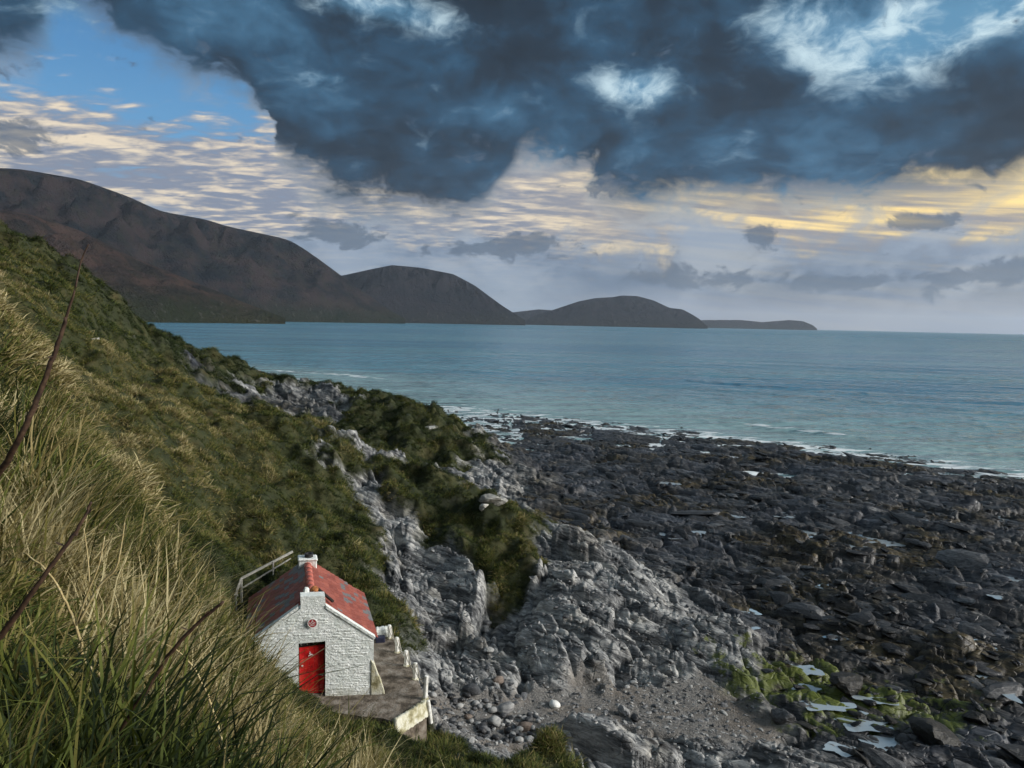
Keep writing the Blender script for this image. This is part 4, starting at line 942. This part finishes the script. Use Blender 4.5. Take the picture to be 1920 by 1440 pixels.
# ------------------------------------------------------------------ scattered cover by geometry nodes
def leaf_material(name, cols, transl=.25):
    m, t = material(name)
    tint = t.attr('tint', 'INSTANCER'); hb = t.attr('h'); rb = t.attr('r'); pos = t.new('ShaderNodeNewGeometry').outputs['Position']
    f = t.add(tint, t.mul(t.sub(rb, .5), .62)); f = t.add(f, t.mul(t.sub(hb, .5), .22))
    col = t.ramp(f, cols)
    t.put(t.b.inputs['Base Color'], col); t.b.inputs['Roughness'].default_value = .7; t.b.inputs['Specular IOR Level'].default_value = .25
    tr = t.new('ShaderNodeBsdfTranslucent'); t.put(tr.inputs[0], col); mx = t.new('ShaderNodeMixShader'); mx.inputs[0].default_value = transl
    t.l.new(t.b.outputs[0], mx.inputs[1]); t.l.new(tr.outputs[0], mx.inputs[2]); t.l.new(mx.outputs[0], t.out.inputs[0]); return m
GRASSM = leaf_material('grass_blades', [(0.0, (.010, .018, .004)), (.25, (.032, .048, .008)), (.45, (.098, .115, .018)), (.62, (.15, .125, .035)), (.8, (.28, .22, .095)), (1.0, (.45, .385, .21))])
def tuft(name, n, length, width, spread, lean, droop, seed, segs=3, jitter=.5):
    r_ = np.random.default_rng(seed); V = []; F = []; Hh = []; Rr_ = []
    for b in range(n):
        a = r_.uniform(0, 2 * np.pi); rad = spread * math.sqrt(r_.random()); base = np.array([rad * math.cos(a), rad * math.sin(a), -.03])
        L = length * r_.uniform(.45, 1.1); az = r_.normal(0, 1.5); out = np.array([math.cos(az), math.sin(az), 0.0]); out = out * r_.uniform(.5, 1.2) * lean + np.array([math.cos(a), math.sin(a), 0]) * .35 * r_.random()
        side = np.cross(out / (np.linalg.norm(out) + 1e-6), (0, 0, 1)); side = side / (np.linalg.norm(side) + 1e-6); p_ = base.copy(); d = np.array([out[0] * .5, out[1] * .5, 1.0]); d /= np.linalg.norm(d)
        i0 = len(V); rnd = r_.random()
        for s_ in range(segs + 1):
            f = s_ / segs; wd = width * (1 - f ** 1.6) * .5 + .0004
            if s_ == segs: V.append(p_); Hh.append(1.0); Rr_.append(rnd)
            else:
                V += [p_ - side * wd, p_ + side * wd]; Hh += [f, f]; Rr_ += [rnd, rnd]
            p_ = p_ + d * L / segs; d = d + out * droop * (.6 + f) + np.array([0, 0, -droop * .9 * (f + .15)]) * r_.uniform(.5, 1.5) + r_.normal(0, .08, 3) * jitter; d /= np.linalg.norm(d)
        for s_ in range(segs):
            k = i0 + 2 * s_
            F.append((k, k + 1, k + 3, k + 2) if s_ < segs - 1 else (k, k + 1, k + 2))
    me = bpy.data.meshes.new(name); me.from_pydata([tuple(v) for v in V], [], F)
    for nm, arr in (('h', Hh), ('r', Rr_)):
        at = me.attributes.new(nm, 'FLOAT', 'POINT'); at.data.foreach_set('value', np.array(arr, np.float32))
    me.materials.append(GRASSM); return me
def leafclump(name, n, size, spread, seed):
    r_ = np.random.default_rng(seed); V = []; F = []; Hh = []; Rr_ = []
    for b in range(n):
        a = r_.uniform(0, 6.28); rad = spread * math.sqrt(r_.random()); c_ = np.array([rad * math.cos(a), rad * math.sin(a), r_.uniform(.02, .22)]); d = r_.normal(size=3); d[2] = abs(d[2]) * .4; d /= np.linalg.norm(d)
        s_ = np.cross(d, (0, 0, 1)); s_ /= np.linalg.norm(s_) + 1e-6; L = size * r_.uniform(.5, 1.2); i0 = len(V); up = np.cross(s_, d)
        V += [c_, c_ + d * L * .5 + s_ * L * .32, c_ + d * L * 1.0 - up * L * .15, c_ + d * L * .5 - s_ * L * .32, c_ + d * L * .5 + up * L * .1]
        F += [(i0, i0 + 1, i0 + 4), (i0 + 1, i0 + 2, i0 + 4), (i0 + 2, i0 + 3, i0 + 4), (i0 + 3, i0, i0 + 4)]; rnd = r_.random(); Hh += [.3] * 5; Rr_ += [rnd] * 5
    me = bpy.data.meshes.new(name); me.from_pydata([tuple(v) for v in V], [], F)
    for nm, arr in (('h', Hh), ('r', Rr_)):
        at = me.attributes.new(nm, 'FLOAT', 'POINT'); at.data.foreach_set('value', np.array(arr, np.float32))
    me.materials.append(GRASSM); return me
def kit(name, meshes):
    c_ = bpy.data.collections.new(name)
    for i, me in enumerate(meshes): c_.objects.link(bpy.data.objects.new('%s_%02d' % (name, i), me))
    return c_
def scatter(name, pts, rots, scl, idx, tint, coll, label, cat):
    me = bpy.data.meshes.new(name); me.vertices.add(len(pts)); me.vertices.foreach_set('co', np.asarray(pts, np.float32).ravel())
    for nm, typ, arr, key in (('rot', 'FLOAT_VECTOR', rots, 'vector'), ('scl', 'FLOAT_VECTOR', scl, 'vector'), ('idx', 'INT', idx, 'value'), ('tint', 'FLOAT', tint, 'value')):
        at = me.attributes.new(nm, typ, 'POINT'); at.data.foreach_set(key, np.asarray(arr, np.int32 if typ == 'INT' else np.float32).ravel())
    o = bpy.data.objects.new(name, me); COL.objects.link(o)
    ng = bpy.data.node_groups.new(name, 'GeometryNodeTree'); ng.interface.new_socket('Geometry', in_out='INPUT', socket_type='NodeSocketGeometry'); ng.interface.new_socket('Geometry', in_out='OUTPUT', socket_type='NodeSocketGeometry')
    N_ = ng.nodes; gi = N_.new('NodeGroupInput'); go = N_.new('NodeGroupOutput'); ip = N_.new('GeometryNodeInstanceOnPoints'); ci = N_.new('GeometryNodeCollectionInfo')
    ci.inputs['Collection'].default_value = coll; ci.inputs['Separate Children'].default_value = True; ci.inputs['Reset Children'].default_value = True
    def na(nm, dt):
        n = N_.new('GeometryNodeInputNamedAttribute'); n.data_type = dt; n.inputs['Name'].default_value = nm; return n.outputs[0]
    ng.links.new(gi.outputs[0], ip.inputs['Points']); ng.links.new(ci.outputs[0], ip.inputs['Instance']); ip.inputs['Pick Instance'].default_value = True
    ng.links.new(na('idx', 'INT'), ip.inputs['Instance Index']); er = N_.new('FunctionNodeEulerToRotation'); ng.links.new(na('rot', 'FLOAT_VECTOR'), er.inputs[0]); ng.links.new(er.outputs[0], ip.inputs['Rotation']); ng.links.new(na('scl', 'FLOAT_VECTOR'), ip.inputs['Scale'])
    ng.links.new(ip.outputs[0], go.inputs[0]); md = o.modifiers.new('scatter', 'NODES'); md.node_group = ng
    tag(o, label, cat, kind='stuff'); return o
def slope(x, y, e=.35):
    zx = (land(x + e, y)[0] - land(x - e, y)[0]) / (2 * e); zy = (land(x, y + e)[0] - land(x, y - e)[0]) / (2 * e); return zx, zy
def sample(n, r0, r1, a0, a1, pw):
    u_ = rng.random(n); r_ = (r0 ** pw + u_ * (r1 ** pw - r0 ** pw)) ** (1 / pw); a = np.radians(rng.uniform(a0, a1, n)); return r_ * np.sin(a), r_ * np.cos(a) - .5
def clear_of_hut(x, y): return poly_sdf(x, y, TERR) > .12
# long grass near the camera
LONG = kit('long_tuft', [tuft('lt%d' % i, 34, .70, .012, .13, .8, .36, 500 + i, 4, 1.5) for i in range(4)] + [tuft('gt%d' % i, 52, .36, .010, .15, .7, .30, 520 + i, 3, 1.2) for i in range(3)] + [tuft('dt%d' % i, 22, .72, .006, .10, 1.1, .40, 530 + i, 5, 2.6) for i in range(2)] + [leafclump('lf%d' % i, 40, .07, .2, 540 + i) for i in range(2)])
x, y = sample(15000, 1.15, 24, -50, 22, 1.15); z, g, d, s = land_z(x, y); ok = (g > .5) & clear_of_hut(x, y)
x, y, z = x[ok], y[ok], z[ok]; zx, zy = slope(x, y); n_ = len(x); r_ = np.hypot(x, y)
pat = fbm(x * .55, y * .55, 3, 91); pat2 = fbm(x * .22 + 3, y * .22, 3, 92)
edge = sstep(.7, 1.6, np.hypot(zx, zy)) * .0 + sstep(-4.6, -2.6, x + (y - 6) * .08) * sstep(3.2, 5, y) * sstep(13, 9, y)
tint = .39 + pat * 1.0 + edge * .20 + rng.normal(0, .18, n_) - sstep(14, 20, y) * .12
u_ = rng.random(n_); straw = tint > .5
idx = np.where(straw, np.where(u_ < .65, rng.integers(0, 4, n_), 7 + rng.integers(0, 2, n_)), np.where(u_ < .62, 4 + rng.integers(0, 3, n_), np.where(pat2 > -.08, 9 + rng.integers(0, 2, n_), rng.integers(0, 4, n_))))
clump = np.clip(.8 + fbm(x * 1.2, y * 1.2, 2, 93) * 1.2, .35, 1.3)
sc_ = rng.uniform(.55, 1.15, n_) * np.where(r_ < 2.2, .6, 1) * (1 + .2 * edge) * clump * (1 - .62 * sstep(7.0, 11, y))
down = np.arctan2(-zy, -zx); rot = np.stack([rng.normal(0, .1, n_), rng.uniform(.05, .45, n_), down + rng.normal(0, 1.5, n_)], 1)
scatter('long_grass', np.stack([x, y, z], 1), rot, np.stack([sc_] * 3, 1), idx, np.clip(tint, 0, 1), LONG, 'long dry and green grass on the near hillside', 'grass')
# turf of the slopes beyond
TURF = kit('turf_tuft', [tuft('tt%d' % i, 36, .36, .020, .20, 1.1, .46, 600 + i, 3, 1.3) for i in range(5)] + [tuft('tg%d' % i, 44, .16, .022, .26, .7, .40, 620 + i, 2, 1.2) for i in range(3)])
x, y = sample(150000, 4, 125, -48, 12, .75); z, g, d, s = land_z(x, y); ok = (g > .45) & clear_of_hut(x, y)
x, y, z, g = x[ok], y[ok], z[ok], g[ok]; zx, zy = slope(x, y); n_ = len(x)
pat = fbm(x * .28, y * .28, 4, 95); crest = fbm(x * .09, y * .09, 3, 96); fine_ = fbm(x * 1.1, y * 1.1, 3, 97)
tint = .35 + pat * .55 + crest * .30 + fine_ * .5 + rng.normal(0, .07, n_) + .16 * sstep(8.5, 11.5, z) * sstep(62, 50, y) - .22 * sstep(60, 72, y) - .14 * sstep(-18, -30, x) * sstep(38, 48, y) - .10 * sstep(9.0, 6.5, z)
sc_ = rng.uniform(.6, 1.3, n_) * (.7 + .3 * sstep(8, 25, np.hypot(x, y)) + .6 * sstep(30, 110, np.hypot(x, y))) * (.55 + 1.0 * np.clip(fine_ + .25, 0, 1))
down = np.arctan2(-zy, -zx); sl = np.arctan(np.hypot(zx, zy))
rot = np.stack([rng.normal(0, .12, n_), sl * .55 + rng.uniform(.0, .3, n_), down + rng.normal(0, .5, n_)], 1)
scatter('turf', np.stack([x, y, z], 1), rot, np.stack([sc_ * 1.1, sc_ * 1.1, sc_ * .9], 1), rng.integers(0, 8, n_), np.clip(tint, 0, 1), TURF, 'rough clumpy turf covering the slopes and knolls', 'grass')
# loose stones over the foreshore and in the gully
def stone_kit(name, mat):
    ms = [rock_mesh(700 + i, 2, 11, (1.25, .85, .42), .03) for i in range(6)]
    for m_ in ms: m_.materials.append(mat)
    return kit(name, ms)
x, y = sample(14000, 24, 150, -12, 40, .8); z, g, d, s = land_z(x, y); sl_ = land.slab; ok = (d > .5) & (g < .3) & (z > -.25) & (rng.random(len(x)) > sl_ * .9); x, y, z = x[ok], y[ok], z[ok]; n_ = len(x)
r_ = np.hypot(x, y); sc_ = np.exp(rng.normal(-2.9, .5, n_)) * (1 + r_ / 70)
rot = np.stack([rng.normal(0, .3, n_), rng.normal(0, .3, n_), STRIKE + rng.normal(0, .6, n_)], 1)
scatter('foreshore_stones', np.stack([x, y, z + sc_ * .1], 1), rot, np.stack([sc_ * rng.uniform(.9, 1.7, n_), sc_, sc_ * rng.uniform(.7, 1.3, n_)], 1), rng.integers(0, 6, n_), rng.random(n_), stone_kit('dark_stone', RK_DARK), 'countless small dark stones covering the foreshore', 'stones')
x, y = sample(9000, 24, 48, -10, 22, 1.0); z, g, d, s = land_z(x, y); ok = (d < .4) & (g < .3) & (z > .3) & (z < 4.0); x, y, z = x[ok], y[ok], z[ok]; n_ = len(x)
sc_ = np.exp(rng.normal(-3.0, .45, n_)); rot = np.stack([rng.normal(0, .3, n_), rng.normal(0, .3, n_), rng.uniform(0, 6.28, n_)], 1)
scatter('pebbles', np.stack([x, y, z + sc_ * .1], 1), rot, np.stack([sc_] * 3, 1), rng.integers(0, 6, n_), rng.random(n_), stone_kit('grey_stone', RK_GREY), 'small grey pebbles strewn over the beach and rock ledges', 'pebbles')

# angular blocks broken from the ledges
def block_kit(name, mat, seed):
    ms = [rock_mesh(seed + i, 2, 7, (1.3, .9, .5), .015) for i in range(6)]
    for m_ in ms: m_.materials.append(mat)
    return kit(name, ms)
x, y = sample(1700, 30, 110, -10, 40, 1.0); z, g, d, s = land_z(x, y); ok = (d > .6) & (g < .2) & (z > .2) & (np.hypot((x - Pz(1590, 1320, .95)[0]) / 7, (y - Pz(1590, 1320, .95)[1]) / 5.5) > 1); x, y, z = x[ok], y[ok], z[ok]; n_ = len(x)
sc_ = np.exp(rng.normal(-1.2, .4, n_)); rot = np.stack([rng.normal(.3, .2, n_), rng.normal(.1, .15, n_), STRIKE + rng.normal(0, .3, n_)], 1)
scatter('ledge_slabs', np.stack([x, y, z - sc_ * .16], 1), rot, np.stack([sc_ * rng.uniform(1.0, 2.2, n_), sc_, sc_ * rng.uniform(.5, .9, n_)], 1), rng.integers(0, 6, n_), rng.random(n_), block_kit('shore_slab', RK_DARK, 780), 'low tilted slabs of the dark foreshore ledges', 'slabs')

# ------------------------------------------------------------------ dead stems close to the camera
CANE = simple('dead_cane', [(.3, (.018, .010, .007)), (.5, (.045, .024, .014)), (.7, (.085, .05, .028))], 60, .7)
STALK = simple('dry_stalk', [(.3, (.22, .16, .065)), (.5, (.36, .28, .13)), (.7, (.46, .40, .24))], 60, .7)
def smooth_path(pts, n=6):
    pts = [Vector(p_) for p_ in pts]; out = []
    for i in range(len(pts) - 1):
        p0, p1, p2, p3 = pts[max(i - 1, 0)], pts[i], pts[i + 1], pts[min(i + 2, len(pts) - 1)]
        for k in range(n):
            t_ = k / n; out.append(.5 * ((2 * p1) + (p2 - p0) * t_ + (2 * p0 - 5 * p1 + 4 * p2 - p3) * t_ ** 2 + (3 * p1 - p0 - 3 * p2 + p3) * t_ ** 3))
    out.append(pts[-1]); return out
def stem(name, pix, r0, r1, mat, label, cat, branches=()):
    path = smooth_path([P(*q) for q in pix]); root = path[0].copy(); zl = float(land_z([root.x], [root.y])[0][0])
    if zl < root.z - .02: path = [Vector((root.x - .03, root.y, zl - .03))] + path
    path = [q_ + Vector(rng.normal(0, .0013, 3)) for q_ in path]
    base = path[0].copy(); e_ = empty(name, tuple(base)); tag(e_, label, cat)
    n = len(path); bm_obj('stalk', tube_mesh([p_ - base for p_ in path], [r0 + (r1 - r0) * i / n for i in range(n)], 8), mat, e_, True)
    if mat is CANE:
        for k in range(7):
            q_ = path[int(n * (.25 + .1 * k))] - base; bm = bmesh.new(); d_ = Vector(rng.normal(0, 1, 3)).normalized(); s_ = d_.cross(Vector((.2, .1, 1))).normalized(); L_ = rng.uniform(.012, .04)
            vs = [bm.verts.new(q_ + d_ * a_ * L_ + s_ * b_ * L_) for a_, b_ in ((0, 0), (.5, .22), (1, .05), (.55, -.2))]; bm.faces.new(vs)
            lo_ = bm_obj('dead_leaf', bm, mat, e_); lo_.modifiers.new('s', 'SOLIDIFY').thickness = .001
    for bpix, b0, b1 in branches:
        bp = smooth_path([P(*q) for q in bpix]); m_ = len(bp); bm_obj('branch', tube_mesh([p_ - base for p_ in bp], [b0 + (b1 - b0) * i / m_ for i in range(m_)], 6), mat, e_, True)
    return e_
stem('dead_stem', [(-60, 960, 2.2), (-10, 900, 2.15), (35, 825, 2.1), (75, 735, 2.1), (105, 655, 2.1), (124, 596, 2.1)], .011, .005, CANE, 'dark red brown dead stem rising against the green slope', 'stem',
     [([(118, 615, 2.1), (132, 570, 2.1), (140, 545, 2.1), (152, 490, 2.12), (166, 458, 2.12)], .004, .0015)])
stem('dead_stem', [(-40, 1240, 2.3), (10, 1180, 2.3), (60, 1112, 2.3), (115, 1035, 2.32), (150, 985, 2.34), (172, 942, 2.36)], .011, .004, CANE, 'black dead stem leaning over tangled grass beside the pale branched stalk', 'stem')
stem('dead_stem', [(170, 1470, 2.5), (215, 1390, 2.5), (260, 1315, 2.5), (315, 1232, 2.5), (365, 1175, 2.5), (418, 1128, 2.5)], .011, .005, CANE, 'long dark dead stem arching towards the hut roof', 'stem')
stem('dry_stalk', [(190, 1268, 3.0), (158, 1240, 3.0), (150, 1200, 3.0), (130, 1142, 3.0), (92, 1075, 3.0), (44, 1036, 3.05)], .008, .003, STALK, 'pale forked dry stalk with two upright side shoots', 'stalk',
     [([(143, 1172, 3.0), (165, 1110, 3.0), (185, 1060, 3.0), (196, 1006, 3.0)], .006, .002), ([(148, 1168, 3.0), (185, 1100, 3.0), (216, 1068, 3.0), (226, 1030, 3.0), (234, 980, 3.0)], .006, .002), ([(168, 1095, 3.0), (164, 1040, 3.0), (157, 990, 3.0)], .004, .0015)])
stem('dry_stalk', [(436, 1450, 3.4), (420, 1400, 3.4), (398, 1330, 3.4), (390, 1305, 3.4), (365, 1255, 3.4), (330, 1218, 3.4), (285, 1200, 3.4)], .008, .002, STALK, 'long bent straw coloured stalk below the arching dark stem', 'stalk')
stem('dry_stalk', [(0, 1300, 2.6), (60, 1275, 2.7), (110, 1258, 2.8), (156, 1240, 2.9)], .006, .003, simple('green_stem', [(.3, (.05, .08, .015)), (.7, (.14, .17, .05))], 10, .6), 'green yellow stalk running into the foot of the forked stalk', 'stalk')

# ------------------------------------------------------------------ haze
bm = bmesh.new(); bmesh.ops.create_cube(bm, size=1.0)
hz = bm_obj('haze', bm, None) if False else None
me = bpy.data.meshes.new('haze'); bm.to_mesh(me); bm.free(); hz = bpy.data.objects.new('haze', me); COL.objects.link(hz)
hz.scale = (66000, 33000, 660); hz.location = (0, 15500, 300); tag(hz, kind='stuff')
hm = bpy.data.materials.new('sea_haze'); hm.use_nodes = True; hm.node_tree.nodes.clear(); t = NT(hm.node_tree); o_ = t.new('ShaderNodeOutputMaterial'); pv = t.new('ShaderNodeVolumePrincipled')
pv.inputs['Color'].default_value = (.72, .84, 1.0, 1); pv.inputs['Density'].default_value = 3.4e-5; pv.inputs['Anisotropy'].default_value = .2; t.l.new(pv.outputs[0], o_.inputs['Volume']); me.materials.append(hm)
